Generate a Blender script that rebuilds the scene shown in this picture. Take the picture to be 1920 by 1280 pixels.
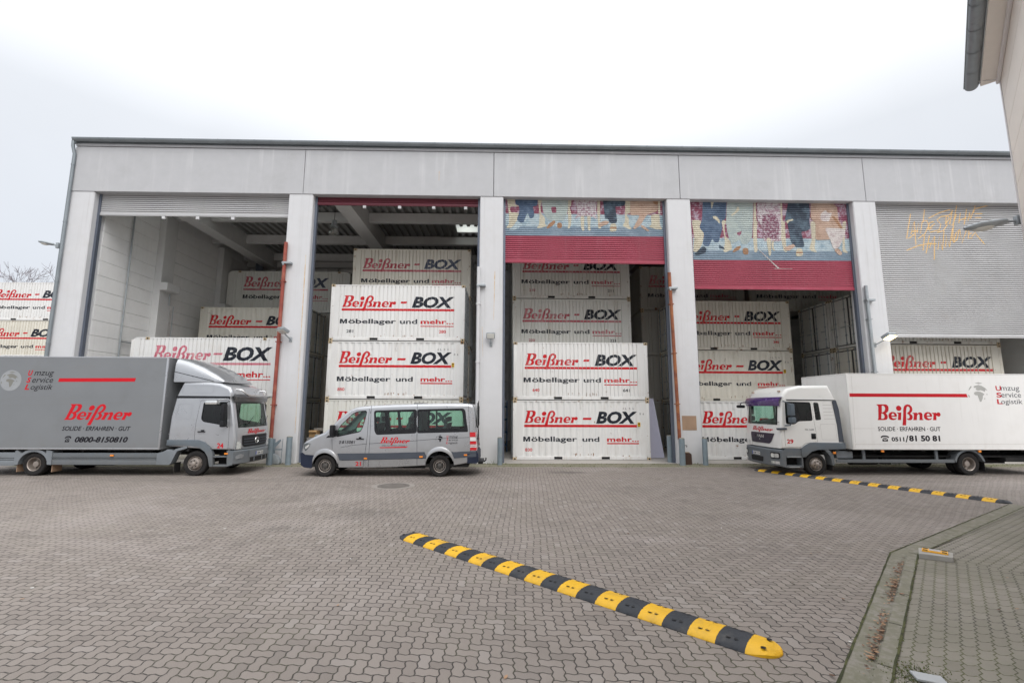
import bpy, bmesh, math, random
from mathutils import Vector, Matrix
from mathutils.geometry import tessellate_polygon
for _o in list(bpy.data.objects): bpy.data.objects.remove(_o)
random.seed(7)
SC = bpy.context.scene
COL = SC.collection
R = math.radians
# ------------------------------------------------------------------ camera
F_PX, PITCH, YAW, ROLL, EYE = 876.18, R(7.892), R(1.2278), R(0.1986), 2.3151
_r = Vector((math.cos(YAW), -math.sin(YAW), 0)); _f = Vector((math.sin(YAW), math.cos(YAW), 0)); _z = Vector((0, 0, 1))
_w = _f*math.cos(PITCH) + _z*math.sin(PITCH); _u = _z*math.cos(PITCH) - _f*math.sin(PITCH)
CR, CU, CW = _r*math.cos(ROLL) + _u*math.sin(ROLL), _u*math.cos(ROLL) - _r*math.sin(ROLL), _w
cam = bpy.data.objects.new('camera', bpy.data.cameras.new('camera')); COL.objects.link(cam)
cam.matrix_world = Matrix(((CR.x, CU.x, -CW.x, 0), (CR.y, CU.y, -CW.y, 0), (CR.z, CU.z, -CW.z, EYE), (0, 0, 0, 1)))
cam.data.sensor_width = 36; cam.data.lens = F_PX/1920*36; cam.data.clip_start = .05; cam.data.clip_end = 2000
SC.camera = cam
# ------------------------------------------------------------------ light
SUN_EL, SUN_AZ = 46, 158          # azimuth clockwise from +Y; high behind the camera's right shoulder, soft through cloud
W = bpy.data.worlds.new('World'); SC.world = W; W.use_nodes = True
nt = W.node_tree; nt.nodes.clear()
out = nt.nodes.new('ShaderNodeOutputWorld')
sky = nt.nodes.new('ShaderNodeTexSky'); sky.sky_type = 'NISHITA'; sky.sun_disc = False
sky.sun_elevation = R(SUN_EL); sky.sun_rotation = R(SUN_AZ); sky.dust_density = 4
hs = nt.nodes.new('ShaderNodeHueSaturation'); hs.inputs['Saturation'].default_value = .3
nt.links.new(sky.outputs[0], hs.inputs['Color'])
bg1 = nt.nodes.new('ShaderNodeBackground'); bg1.inputs[1].default_value = .05
nt.links.new(hs.outputs[0], bg1.inputs[0])
tc = nt.nodes.new('ShaderNodeTexCoord'); sx = nt.nodes.new('ShaderNodeSeparateXYZ'); nt.links.new(tc.outputs['Generated'], sx.inputs[0])
rp = nt.nodes.new('ShaderNodeValToRGB'); nt.links.new(sx.outputs[2], rp.inputs[0])
rp.color_ramp.elements[0].position = 0; rp.color_ramp.elements[0].color = (.36, .385, .43, 1)
rp.color_ramp.elements[1].position = 1; rp.color_ramp.elements[1].color = (1.75, 1.75, 1.75, 1)
_e = rp.color_ramp.elements.new(.45); _e.color = (.52, .54, .57, 1)
nz = nt.nodes.new('ShaderNodeTexNoise'); nz.inputs['Scale'].default_value = 2.2; nz.inputs['Detail'].default_value = 5
nt.links.new(tc.outputs['Generated'], nz.inputs['Vector'])
mm = nt.nodes.new('ShaderNodeMath'); mm.operation = 'MULTIPLY_ADD'; mm.inputs[1].default_value = .32; mm.inputs[2].default_value = 1.11
nt.links.new(nz.outputs[0], mm.inputs[0])
bg2 = nt.nodes.new('ShaderNodeBackground'); nt.links.new(rp.outputs[0], bg2.inputs[0]); nt.links.new(mm.outputs[0], bg2.inputs[1])
ad = nt.nodes.new('ShaderNodeAddShader'); nt.links.new(bg1.outputs[0], ad.inputs[0]); nt.links.new(bg2.outputs[0], ad.inputs[1])
nt.links.new(ad.outputs[0], out.inputs[0])
sl = bpy.data.lights.new('sun', 'SUN'); sl.energy = 1.1; sl.angle = R(42); sl.color = (1, .97, .93)
so = bpy.data.objects.new('sun', sl); COL.objects.link(so)
_d = Vector((math.sin(R(SUN_AZ))*math.cos(R(SUN_EL)), math.cos(R(SUN_AZ))*math.cos(R(SUN_EL)), math.sin(R(SUN_EL))))
so.rotation_euler = _d.to_track_quat('Z', 'Y').to_euler(); so.location = _d*60
SC.view_settings.view_transform = 'Standard'; SC.view_settings.look = 'None'; SC.view_settings.gamma = 1
SC.view_settings.exposure = 0.10
SC.cycles.use_denoising = True; SC.cycles.max_bounces = 12; SC.cycles.diffuse_bounces = 8; SC.cycles.transparent_max_bounces = 12
# ------------------------------------------------------------------ helpers
def ray(x, y): return CR*((x-960)/F_PX) + CU*((640-y)/F_PX) + CW
def at(x, y, Y):                       # a photograph pixel as a point on the plane Y
    d = ray(x, y); return Vector((0, 0, EYE)) + d*(Y/d.y)
def gnd(x, y, z=0):
    d = ray(x, y); return Vector((0, 0, EYE)) + d*((z-EYE)/d.z)
def xz(x, y, Y):
    p = at(x, y, Y); return (p.x, p.z)

def tag(o, label=None, cat=None, group=None, kind=None):
    if label: o['label'] = label
    if cat: o['category'] = cat
    if group: o['group'] = group
    if kind: o['kind'] = kind
    return o
def empty(name, loc=(0, 0, 0), label=None, cat=None, group=None, rz=0):
    o = bpy.data.objects.new(name, None); COL.objects.link(o); o.location = loc; o.rotation_euler = (0, 0, rz); o.empty_display_size = .2
    return tag(o, label, cat, group)

class MB:
    def __init__(s): s.bm = bmesh.new()
    def poly(s, pts, mi=0):
        try:
            f = s.bm.faces.new([s.bm.verts.new(p) for p in pts]); f.material_index = mi; return f
        except ValueError: return None
    def grid(s, rows, mi=0, close=False):
        vs = [[s.bm.verts.new(p) for p in r] for r in rows]
        for a, b in zip(vs[:-1], vs[1:]):
            n = len(a)
            for i in range(n if close else n-1):
                j = (i+1) % n
                f = s.bm.faces.new((a[i], a[j], b[j], b[i])); f.material_index = mi
        return vs
    def box(s, a, b, mi=0, bev=0, M=None):
        n0 = len(s.bm.verts)
        x0, y0, z0 = a; x1, y1, z1 = b
        v = [s.bm.verts.new(p) for p in ((x0,y0,z0),(x1,y0,z0),(x1,y1,z0),(x0,y1,z0),(x0,y0,z1),(x1,y0,z1),(x1,y1,z1),(x0,y1,z1))]
        fs = []
        for q in ((3,2,1,0),(4,5,6,7),(0,1,5,4),(1,2,6,5),(2,3,7,6),(3,0,4,7)):
            f = s.bm.faces.new([v[i] for i in q]); f.material_index = mi; fs.append(f)
        if bev:
            r = bmesh.ops.bevel(s.bm, geom=list({e for f in fs for e in f.edges}), offset=bev, segments=2, affect='EDGES', profile=.6)
            for f in r['faces']: f.material_index = mi
            v = list({w for f in r['faces'] for w in f.verts} | {w for w in v if w.is_valid})
        if M is not None:
            for w in v: w.co = M @ w.co
        return v
    def prism(s, pts, a, b, axis='y', mi=0, bev=0):
        def P(p, t):
            return (p[0], t, p[1]) if axis == 'y' else ((t, p[0], p[1]) if axis == 'x' else (p[0], p[1], t))
        A = [s.bm.verts.new(P(p, a)) for p in pts]; B = [s.bm.verts.new(P(p, b)) for p in pts]
        n = len(pts); fs = []
        for i in range(n):
            j = (i+1) % n
            fs.append(s.bm.faces.new((A[i], A[j], B[j], B[i])))
        fs.append(s.bm.faces.new(A[::-1])); fs.append(s.bm.faces.new(B))
        for f in fs: f.material_index = mi
        if bev:
            r = bmesh.ops.bevel(s.bm, geom=list({e for f in fs for e in f.edges}), offset=bev, segments=2, affect='EDGES', profile=.6)
            for f in r['faces']: f.material_index = mi
    def cyl(s, p0, p1, r0, r1=None, seg=14, mi=0, caps=True):
        p0, p1 = Vector(p0), Vector(p1); r1 = r0 if r1 is None else r1
        d = (p1-p0).normalized(); a = d.orthogonal().normalized(); b = d.cross(a)
        c = [(a*math.cos(t)+b*math.sin(t)) for t in (2*math.pi*i/seg for i in range(seg))]
        vs = s.grid([[p0+q*r0 for q in c], [p1+q*r1 for q in c]], mi, True)
        if caps:
            for f in (s.bm.faces.new(vs[0][::-1]), s.bm.faces.new(vs[1])): f.material_index = mi
    def tube(s, pts, r, seg=8, mi=0, rad=None):
        pts = [Vector(p) for p in pts]; rows = []; a = None
        for i, p in enumerate(pts):
            d = (pts[min(i+1, len(pts)-1)]-pts[max(i-1, 0)]).normalized()
            if a is None: a = d.orthogonal().normalized()
            a = (a - d*a.dot(d)).normalized(); b = d.cross(a)
            rr = rad[i] if rad else r
            rows.append([p+(a*math.cos(t)+b*math.sin(t))*rr for t in (2*math.pi*k/seg for k in range(seg))])
        vs = s.grid(rows, mi, True)
        for f in (s.bm.faces.new(vs[0][::-1]), s.bm.faces.new(vs[-1])): f.material_index = mi
    def lathe(s, prof, o, ax, seg=28, mi=0):          # prof: (radius, distance along axis)
        o = Vector(o); d = Vector(ax).normalized(); a = d.orthogonal().normalized(); b = d.cross(a)
        rows = []
        for r, h in prof:
            rows.append([o + d*h + (a*math.cos(t)+b*math.sin(t))*r for t in (2*math.pi*k/seg for k in range(seg))])
        s.grid(rows, mi, True)
    def mapped(s, loops, fm, xs=(), ys=(), mi=0, keep=None):
        t = fill2d(loops)
        cut2d(t, xs, ys)
        vm = {}
        for f in t.faces:
            c = f.calc_center_median()
            if keep and not keep(c.x, c.y): continue
            vv = []
            for v in f.verts:
                if v not in vm: vm[v] = s.bm.verts.new(fm(v.co.x, v.co.y))
                vv.append(vm[v])
            try: s.bm.faces.new(vv).material_index = mi
            except ValueError: pass
        t.free()
    def glyph(s, g, fm, xs=(), ys=(), mi=0, keep=None):      # g = (verts2d, faces)
        t = bmesh.new(); vs = [t.verts.new((p[0], p[1], 0)) for p in g[0]]
        for q in g[1]:
            try: t.faces.new([vs[i] for i in q])
            except ValueError: pass
        x0 = min(p[0] for p in g[0]); x1 = max(p[0] for p in g[0])
        cut2d(t, [x for x in xs if x0 < x < x1], ys)
        vm = {}
        for f in t.faces:
            c = f.calc_center_median()
            if keep and not keep(c.x, c.y): continue
            vv = []
            for v in f.verts:
                if v not in vm: vm[v] = s.bm.verts.new(fm(v.co.x, v.co.y))
                vv.append(vm[v])
            try: s.bm.faces.new(vv).material_index = mi
            except ValueError: pass
        t.free()
    def build(s, name, mats, parent=None, smooth=None, weld=False, loc=None, fix=True):
        if weld: bmesh.ops.remove_doubles(s.bm, verts=s.bm.verts, dist=1e-4)
        if fix: bmesh.ops.recalc_face_normals(s.bm, faces=s.bm.faces)
        if smooth:
            for f in s.bm.faces: f.smooth = True
            for e in s.bm.edges:
                if len(e.link_faces) == 2 and e.calc_face_angle(0) > R(smooth): e.smooth = False
        me = bpy.data.meshes.new(name); s.bm.to_mesh(me); s.bm.free()
        for m in (mats if isinstance(mats, (list, tuple)) else [mats]): me.materials.append(m)
        o = bpy.data.objects.new(name, me); COL.objects.link(o)
        if loc: o.location = loc
        if parent: o.parent = parent
        return o

def fill2d(loops):
    t = bmesh.new(); flat = [p for l in loops for p in l]
    vs = [t.verts.new((p[0], p[1], 0)) for p in flat]
    for tri in tessellate_polygon([[Vector((p[0], p[1], 0)) for p in l] for l in loops]):
        try: t.faces.new([vs[i] for i in tri])
        except ValueError: pass
    return t
def cut2d(t, xs, ys):
    for x in xs:
        bmesh.ops.bisect_plane(t, geom=t.verts[:]+t.edges[:]+t.faces[:], dist=1e-6, plane_co=(x, 0, 0), plane_no=(1, 0, 0))
    for y in ys:
        bmesh.ops.bisect_plane(t, geom=t.verts[:]+t.edges[:]+t.faces[:], dist=1e-6, plane_co=(0, y, 0), plane_no=(0, 1, 0))
def frange(a, b, st):
    n = max(1, int(round((b-a)/st))); return [a+(b-a)*i/n for i in range(n+1)]
def rect(x0, y0, x1, y1): return [(x0, y0), (x1, y0), (x1, y1), (x0, y1)]
def rrect(x0, y0, x1, y1, r, n=4):
    o = []
    for cx, cy, a in ((x1-r, y1-r, 0), (x0+r, y1-r, 90), (x0+r, y0+r, 180), (x1-r, y0+r, 270)):
        o += [(cx+r*math.cos(R(a+90*i/n)), cy+r*math.sin(R(a+90*i/n))) for i in range(n+1)]
    return o
def roundpoly(pts, r, n=4):                 # fillet every corner of a polygon
    o = []; m = len(pts)
    for i in range(m):
        p0, p, p1 = Vector(pts[i-1]), Vector(pts[i]), Vector(pts[(i+1) % m])
        a = (p0-p); b = (p1-p); k = min(r, a.length*.45, b.length*.45)
        A = p+a.normalized()*k; B = p+b.normalized()*k
        for j in range(n+1):
            t = j/n; q = A*(1-t)**2 + p*2*t*(1-t) + B*t*t; o.append((q.x, q.y))
    return o
_tc = {}
def text2d(s, bold=0, shear=0):
    k = (s, bold, shear)
    if k not in _tc:
        cu = bpy.data.curves.new('lettering', 'FONT'); cu.body = s; cu.size = 1; cu.offset = bold; cu.shear = shear; cu.resolution_u = 3
        o = bpy.data.objects.new('lettering', cu); me = o.to_mesh()
        _tc[k] = ([(v.co.x, v.co.y) for v in me.vertices], [tuple(p.vertices) for p in me.polygons])
        o.to_mesh_clear(); bpy.data.objects.remove(o); bpy.data.curves.remove(cu)
    return _tc[k]
def fit(g, x0, y0, x1, y1):
    xs = [p[0] for p in g[0]]; ys = [p[1] for p in g[0]]
    ax, bx, ay, by = min(xs), max(xs), min(ys), max(ys)
    return ([(x0+(p[0]-ax)/(bx-ax)*(x1-x0), y0+(p[1]-ay)/(by-ay)*(y1-y0)) for p in g[0]], g[1])
def shear2d(g, k, y0=0): return ([(p[0]+k*(p[1]-y0), p[1]) for p in g[0]], g[1])

# the red script logo, drawn letter by letter (x right, y down, baseline 547, capital top 118)
_L = []
_L.append([[(95,120),(330,118),(375,132),(402,165),(412,215),(402,285),(362,338),(318,360),(345,385),(365,430),(360,490),(330,533),(270,548),(85,548),(92,528),(108,505),(138,175),(122,150),(98,138)],
  [(235,155),(270,152),(300,170),(318,215),(312,265),(285,312),(240,337),(216,338)], [(205,366),(240,372),(270,405),(280,440),(272,485),(245,508),(186,512)]])
_e = [[(605,455),(612,410),(592,362),(545,330),(480,325),(420,355),(390,408),(385,460),(400,508),(440,540),(500,550),(555,538),(597,502),(588,488),(560,500),(520,508),(488,493),(468,468),(462,455)], [(464,425),(476,388),(506,360),(535,372),(548,408),(545,425)]]
_L.append(_e)
_L.append([[(620,340),(740,340),(712,545),(620,545),(630,528),(655,378),(642,360),(620,354)]])
_L.append([[(682+72*math.cos(i*math.pi/8), 225+72*math.sin(i*math.pi/8)) for i in range(16)]])
_L.append([[(735,690),(760,560),(788,380),(800,270),(820,190),(865,135),(925,115),(990,130),(1033,178),(1048,240),(1035,300),(1000,345),(968,366),(1003,390),(1030,432),(1030,482),(1005,530),(960,550),(910,545),(868,515),(876,500),(902,510),(930,500),(950,470),(950,430),(930,395),(902,376),(890,362),(905,345),(950,310),(975,260),(975,210),(952,178),(926,172),(902,192),(886,240),(874,300),(860,420),(848,560),(832,690)]])
_L.append([[(1040,345),(1162,343),(1155,375),(1185,352),(1230,333),(1275,342),(1303,380),(1300,430),(1290,512),(1312,530),(1305,546),(1203,546),(1212,500),(1222,430),(1220,398),(1202,382),(1176,392),(1152,430),(1135,546),(1038,546),(1053,505),(1072,400),(1066,372),(1040,360)]])
_L.append([[(x+948, y) for x, y in l] for l in _e])
_L.append([[(1560,345),(1682,343),(1676,366),(1715,334),(1760,336),(1786,370),(1786,410),(1760,445),(1718,450),(1688,430),(1672,418),(1660,546),(1568,546),(1580,505),(1597,400),(1590,373),(1560,360)]])
def logo2d(shear=0):
    V, Fc = [], []
    for loops in _L:
        flat = [p for l in loops for p in l]; n = len(V)
        V += [((x + shear*(547-y)), 547-y) for x, y in flat]
        Fc += [tuple(i+n for i in t) for t in tessellate_polygon([[Vector((p[0], -p[1], 0)) for p in l] for l in loops])]
    return V, Fc
def place_logo(x0, zbase, x1, ztop, shear=0):           # cap height from zbase to ztop
    V, Fc = logo2d(shear); ax, bx = min(p[0] for p in V), max(p[0] for p in V)
    return [(x0+(p[0]-ax)/(bx-ax)*(x1-x0), zbase+p[1]/429*(ztop-zbase)) for p in V], Fc

# ------------------------------------------------------------------ materials
class N:                                   # tiny node-expression helper
    def __init__(s, t, k): s.t, s.k = t, k
    def _m(s, op, *a):
        n = s.t.nodes.new('ShaderNodeMath'); n.operation = op
        for i, v in enumerate((s,)+a):
            if isinstance(v, N): s.t.links.new(v.k, n.inputs[i])
            else: n.inputs[i].default_value = v
        return N(s.t, n.outputs[0])
    def __add__(s, o): return s._m('ADD', o)
    def __sub__(s, o): return s._m('SUBTRACT', o)
    def __mul__(s, o): return s._m('MULTIPLY', o)
    def __truediv__(s, o): return s._m('DIVIDE', o)
    def floor(s): return s._m('FLOOR')
    def fract(s): return s._m('FRACT')
    def abs(s): return s._m('ABSOLUTE')
    def min(s, o): return s._m('MINIMUM', o)
    def max(s, o): return s._m('MAXIMUM', o)
    def tri(s): return ((s.fract()-.5).abs()*4)-1         # triangle wave -1..1
    def step(s, a, b):
        n = s.t.nodes.new('ShaderNodeMapRange'); n.inputs[1].default_value = a; n.inputs[2].default_value = b
        n.interpolation_type = 'SMOOTHSTEP'; s.t.links.new(s.k, n.inputs[0]); return N(s.t, n.outputs[0])
def lk(t, a, b): t.links.new(a.k if isinstance(a, N) else a, b)
def mixc(t, fac, a, b):
    n = t.nodes.new('ShaderNodeMix'); n.data_type = 'RGBA'
    for v, i in ((fac, 0), (a, 6), (b, 7)):
        if isinstance(v, N): t.links.new(v.k, n.inputs[i])
        elif isinstance(v, bpy.types.NodeSocket): t.links.new(v, n.inputs[i])
        elif i == 0: n.inputs[0].default_value = v
        else: n.inputs[i].default_value = (*v, 1)
    return n.outputs[2]
def noise(t, vec, scale, detail=4, rough=.55, dist=0):
    n = t.nodes.new('ShaderNodeTexNoise'); n.inputs['Scale'].default_value = scale; n.inputs['Detail'].default_value = detail
    n.inputs['Roughness'].default_value = rough; n.inputs['Distortion'].default_value = dist
    if vec is not None: t.links.new(vec, n.inputs['Vector'])
    return N(t, n.outputs[0])
def base(name):
    m = bpy.data.materials.new(name); m.use_nodes = True; t = m.node_tree
    b = t.nodes['Principled BSDF']; tc = t.nodes.new('ShaderNodeTexCoord'); oi = t.nodes.new('ShaderNodeObjectInfo')
    ma = t.nodes.new('ShaderNodeVectorMath'); ma.operation = 'MULTIPLY_ADD'; ma.inputs[1].default_value = (1, 1, 1)
    cx = t.nodes.new('ShaderNodeCombineXYZ'); rr = N(t, oi.outputs['Random'])*53
    for i in range(3): lk(t, rr, cx.inputs[i])
    t.links.new(tc.outputs['Object'], ma.inputs[0]); t.links.new(cx.outputs[0], ma.inputs[2])
    return m, t, b, ma.outputs[0], tc
def scaled(t, v, s):
    n = t.nodes.new('ShaderNodeMapping'); n.inputs['Scale'].default_value = s; t.links.new(v, n.inputs[0]); return n.outputs[0]
def mat(name, col, rough=.55, metal=0, var=.08, vs=2.5, streak=0, scol=(.2, .19, .17), ssz=(7, 7, .35), dirt=0, dcol=(.12, .1, .08), ds=1.3,
        rust=0, bump=0, bs=60, coat=0, spec=.5, fade=None, grime=0, gcol=(.20, .18, .155)):
    m, t, b, v, tc = base(name)
    n1 = noise(t, v, vs, 5)
    c = mixc(t, n1, tuple(max(0, x*(1-var*2)) for x in col), tuple(min(1, x*(1+var*2)) for x in col))
    if fade: c = mixc(t, noise(t, v, fade[1], 6, .7).step(.45, .62), c, fade[0])
    if streak:
        s = noise(t, scaled(t, v, ssz), 1, 6, .6).step(.5, .78)*noise(t, v, .6, 2).step(.3, .62)
        c = mixc(t, s*streak, c, scol)
    if dirt: c = mixc(t, noise(t, v, ds, 8, .68).step(.52, .75)*dirt, c, dcol)
    if grime:
        gz = t.nodes.new('ShaderNodeSeparateXYZ'); t.links.new(tc.outputs['Object'], gz.inputs[0])
        gk = ((N(t, gz.outputs[2])+(noise(t, v, 4, 6, .7)-.5)*.9).step(.45, 1.35)*-1)+1
        c = mixc(t, gk*(noise(t, v, 9, 5)*.7+.3)*grime, c, gcol)
    if rust:
        k = noise(t, v, 3.1, 8, .7).step(.66-.16*rust, .70-.16*rust+.06)
        c = mixc(t, k, c, mixc(t, noise(t, v, 19, 3), (.10, .035, .014), (.30, .13, .05)))
        lk(t, (k*.4)+rough, b.inputs['Roughness'])
    else:
        lk(t, (n1*.2)+(rough-.1), b.inputs['Roughness'])
    t.links.new(c, b.inputs['Base Color']); b.inputs['Metallic'].default_value = metal
    b.inputs['Coat Weight'].default_value = coat; b.inputs['Coat Roughness'].default_value = .06
    b.inputs['Specular IOR Level'].default_value = spec
    if bump:
        bn = t.nodes.new('ShaderNodeBump'); bn.inputs['Strength'].default_value = bump; bn.inputs['Distance'].default_value = .01
        lk(t, noise(t, v, bs, 5), bn.inputs['Height']); t.links.new(bn.outputs[0], b.inputs['Normal'])
    return m
def emit(name, col, s):
    m, t, b, v, tc = base(name); b.inputs['Base Color'].default_value = (*col, 1)
    b.inputs['Emission Color'].default_value = (*col, 1); b.inputs['Emission Strength'].default_value = s; return m
def glass(name, tint, gloss=.06, dark=0):
    m, t, b, v, tc = base(name); t.nodes.remove(b); o = t.nodes['Material Output']
    tr = t.nodes.new('ShaderNodeBsdfTransparent'); tr.inputs[0].default_value = (*tint, 1)
    gl = t.nodes.new('ShaderNodeBsdfGlossy'); gl.inputs['Roughness'].default_value = .03
    lw = t.nodes.new('ShaderNodeLayerWeight'); lw.inputs[0].default_value = .5
    f5 = N(t, lw.outputs['Facing']); f2 = f5*f5; k = (f2*f2*f5*.75)+gloss
    mx = t.nodes.new('ShaderNodeMixShader'); lk(t, k, mx.inputs[0]); t.links.new(tr.outputs[0], mx.inputs[1]); t.links.new(gl.outputs[0], mx.inputs[2])
    t.links.new(mx.outputs[0], o.inputs[0]); return m
def herringbone(name, ang, H=.1125, c1=(.2, .17, .16), c2=(.27, .24, .22), joint=(.030, .026, .023), moss=0, ja=.0035, jb=.0085, stains=(), wv=.085):
    m, t, b, v, tc = base(name); ob = tc.outputs['Object']
    mp = t.nodes.new('ShaderNodeMapping'); mp.inputs['Rotation'].default_value = (0, 0, R(ang)); t.links.new(ob, mp.inputs[0])
    s = t.nodes.new('ShaderNodeSeparateXYZ'); t.links.new(mp.outputs[0], s.inputs[0])
    wob = noise(t, scaled(t, ob, (.25, .25, .25)), 1, 3)-.5; wo2 = noise(t, scaled(t, ob, (.31, .31, .31)), 1, 2)-.5
    x0, y0 = (N(t, s.outputs[0])+wob*.30)/H, (N(t, s.outputs[1])+wo2*.30)/H
    x, y = x0+(y0+.25).tri()*wv, y0+(x0+.25).tri()*wv
    i, j = x.floor(), y.floor(); fx, fy = x.fract(), y.fract()
    k = ((((i-j)/4).fract()*4)+.5).floor()
    eq = lambda q: k._m('COMPARE', float(q), .4)
    e0, e1, e2, e3 = eq(0), eq(1), eq(2), eq(3)
    d = ((fx+e1*9).min((fx*-1)+1+e0*9)).min((fy+e2*9).min((fy*-1)+1+e3*9))*H
    cx = t.nodes.new('ShaderNodeCombineXYZ'); lk(t, i-e1, cx.inputs[0]); lk(t, j-e2, cx.inputs[1])
    wn = t.nodes.new('ShaderNodeTexWhiteNoise'); wn.noise_dimensions = '2D'; t.links.new(cx.outputs[0], wn.inputs['Vector'])
    col = mixc(t, (N(t, wn.outputs[0])*.5)+noise(t, ob, 1.1, 6, .65)*.5, c1, c2)
    col = mixc(t, N(t, wn.outputs[0]).step(.90, .93)*.45, col, tuple(q*.62 for q in c1))
    col = mixc(t, (N(t, wn.outputs[0]).step(.04, .06)*-.35)+.35, col, (.36, .33, .31))
    col = mixc(t, noise(t, ob, 150, 2).step(.45, .8)*.45, col, tuple(q*1.45 for q in c2))
    col = mixc(t, noise(t, ob, 210, 2).step(.55, .8)*.5, col, tuple(q*.5 for q in c1))
    col = mixc(t, noise(t, ob, .30, 7, .7).step(.52, .72)*.38, col, (.115, .10, .088))
    col = mixc(t, noise(t, scaled(t, ob, (1, 1.6, 1)), .2, 5, .6, .6).step(.50, .68)*.35, col, (.37, .33, .31))
    if stains:
        so_ = t.nodes.new('ShaderNodeSeparateXYZ'); t.links.new(ob, so_.inputs[0]); nn = noise(t, ob, 2.2, 6, .75)
        for cx_, cy_, rx, ry, am, sc in stains:
            X, Y = (N(t, so_.outputs[0])-cx_)/rx, (N(t, so_.outputs[1])-cy_)/ry
            dd = (X*X+Y*Y)+(nn-.5)*5
            col = mixc(t, ((dd.step(-.4, 1.2)*-1)+1)*am, col, sc)
    jc = mixc(t, noise(t, ob, .7, 5, .7).step(.45, .66)*moss, joint, mixc(t, noise(t, ob, 40, 3), (.04, .045, .015), (.11, .115, .04)))
    wj = noise(t, ob, 3, 3)*.003
    col = mixc(t, ((((d-wj)+.0015).step(ja, jb)*-1)+1)*.96, col, jc)
    t.links.new(col, b.inputs['Base Color']); lk(t, (noise(t, ob, 2, 4)*.25)+.60, b.inputs['Roughness'])
    bn = t.nodes.new('ShaderNodeBump'); bn.inputs['Strength'].default_value = .7; bn.inputs['Distance'].default_value = .008
    lk(t, d.step(0, .013)+noise(t, ob, 120, 3)*.25+N(t, wn.outputs[0])*.3, bn.inputs['Height']); t.links.new(bn.outputs[0], b.inputs['Normal'])
    return m
def paving(name, ang, L=.225, H=.1125, stag=.5, c1=(.27, .235, .22), c2=(.36, .32, .30), joint=(.045, .04, .036), moss=0, tint=None, ja=.003, jb=.0062, stains=(), wb=(.25, .35)):
    m, t, b, v, tc = base(name)
    mp = t.nodes.new('ShaderNodeMapping'); mp.inputs['Rotation'].default_value = (0, 0, R(ang)); t.links.new(tc.outputs['Object'], mp.inputs[0])
    s = t.nodes.new('ShaderNodeSeparateXYZ'); t.links.new(mp.outputs[0], s.inputs[0])
    wob = noise(t, scaled(t, tc.outputs['Object'], (.35, .35, .35)), 1, 3)-.5
    x, y = N(t, s.outputs[0])+wob*wb[0], N(t, s.outputs[1])+wob*wb[1]
    u, w = x/L, y/H
    w = w + (u*2).tri()*.11
    row = w.floor(); fw = w.fract()
    u = u + (row*stag).fract() + ((fw*1.0+.25).tri())*.10
    fu = u.fract()
    du = fu.min((fu*-1)+1)*L; dw = fw.min((fw*-1)+1)*H
    d = du.min(dw)
    cx = t.nodes.new('ShaderNodeCombineXYZ'); lk(t, u.floor(), cx.inputs[0]); lk(t, row, cx.inputs[1])
    wn = t.nodes.new('ShaderNodeTexWhiteNoise'); wn.noise_dimensions = '2D'; t.links.new(cx.outputs[0], wn.inputs['Vector'])
    ob = tc.outputs['Object']
    k = (N(t, wn.outputs[0])*.55) + noise(t, ob, 1.1, 6, .65)*.45
    col = mixc(t, k, c1, c2)
    col = mixc(t, noise(t, ob, 160, 2).step(.45, .8)*.35, col, tuple(x*1.35 for x in c2))
    col = mixc(t, noise(t, ob, 210, 2).step(.55, .8)*.45, col, tuple(x*.55 for x in c1))
    col = mixc(t, noise(t, ob, .32, 7, .7).step(.55, .72)*.35, col, (.13, .115, .10))
    col = mixc(t, noise(t, scaled(t, ob, (1, 1.6, 1)), .23, 5, .6, .6).step(.52, .7)*.22, col, (.40, .36, .34))
    if stains:
        so_ = t.nodes.new('ShaderNodeSeparateXYZ'); t.links.new(ob, so_.inputs[0]); wv = noise(t, ob, 1.6, 5, .7)
        for cx_, cy_, rx, ry, am, sc in stains:
            X, Y = (N(t, so_.outputs[0])-cx_)/rx, (N(t, so_.outputs[1])-cy_)/ry
            dd = (X*X+Y*Y)+(wv-.5)*2.4
            col = mixc(t, ((dd.step(.15, 1.0)*-1)+1)*am, col, sc)
    if tint: col = mixc(t, noise(t, ob, .8, 6, .7).step(.35, .7)*.6, col, tint)
    jc = joint
    if moss:
        jc = mixc(t, noise(t, ob, .9, 5, .7).step(.38, .6)*moss, joint, mixc(t, noise(t, ob, 40, 3), (.035, .04, .012), (.10, .11, .03)))
    jm = (d.step(ja, jb)*-1)+1
    col = mixc(t, jm*.93, col, jc)
    t.links.new(col, b.inputs['Base Color'])
    lk(t, (noise(t, ob, 2, 4)*.25)+.62, b.inputs['Roughness'])
    bn = t.nodes.new('ShaderNodeBump'); bn.inputs['Strength'].default_value = .55; bn.inputs['Distance'].default_value = .006
    lk(t, (d.step(0, .011))+noise(t, ob, 130, 3)*.25, bn.inputs['Height']); t.links.new(bn.outputs[0], b.inputs['Normal'])
    return m

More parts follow.
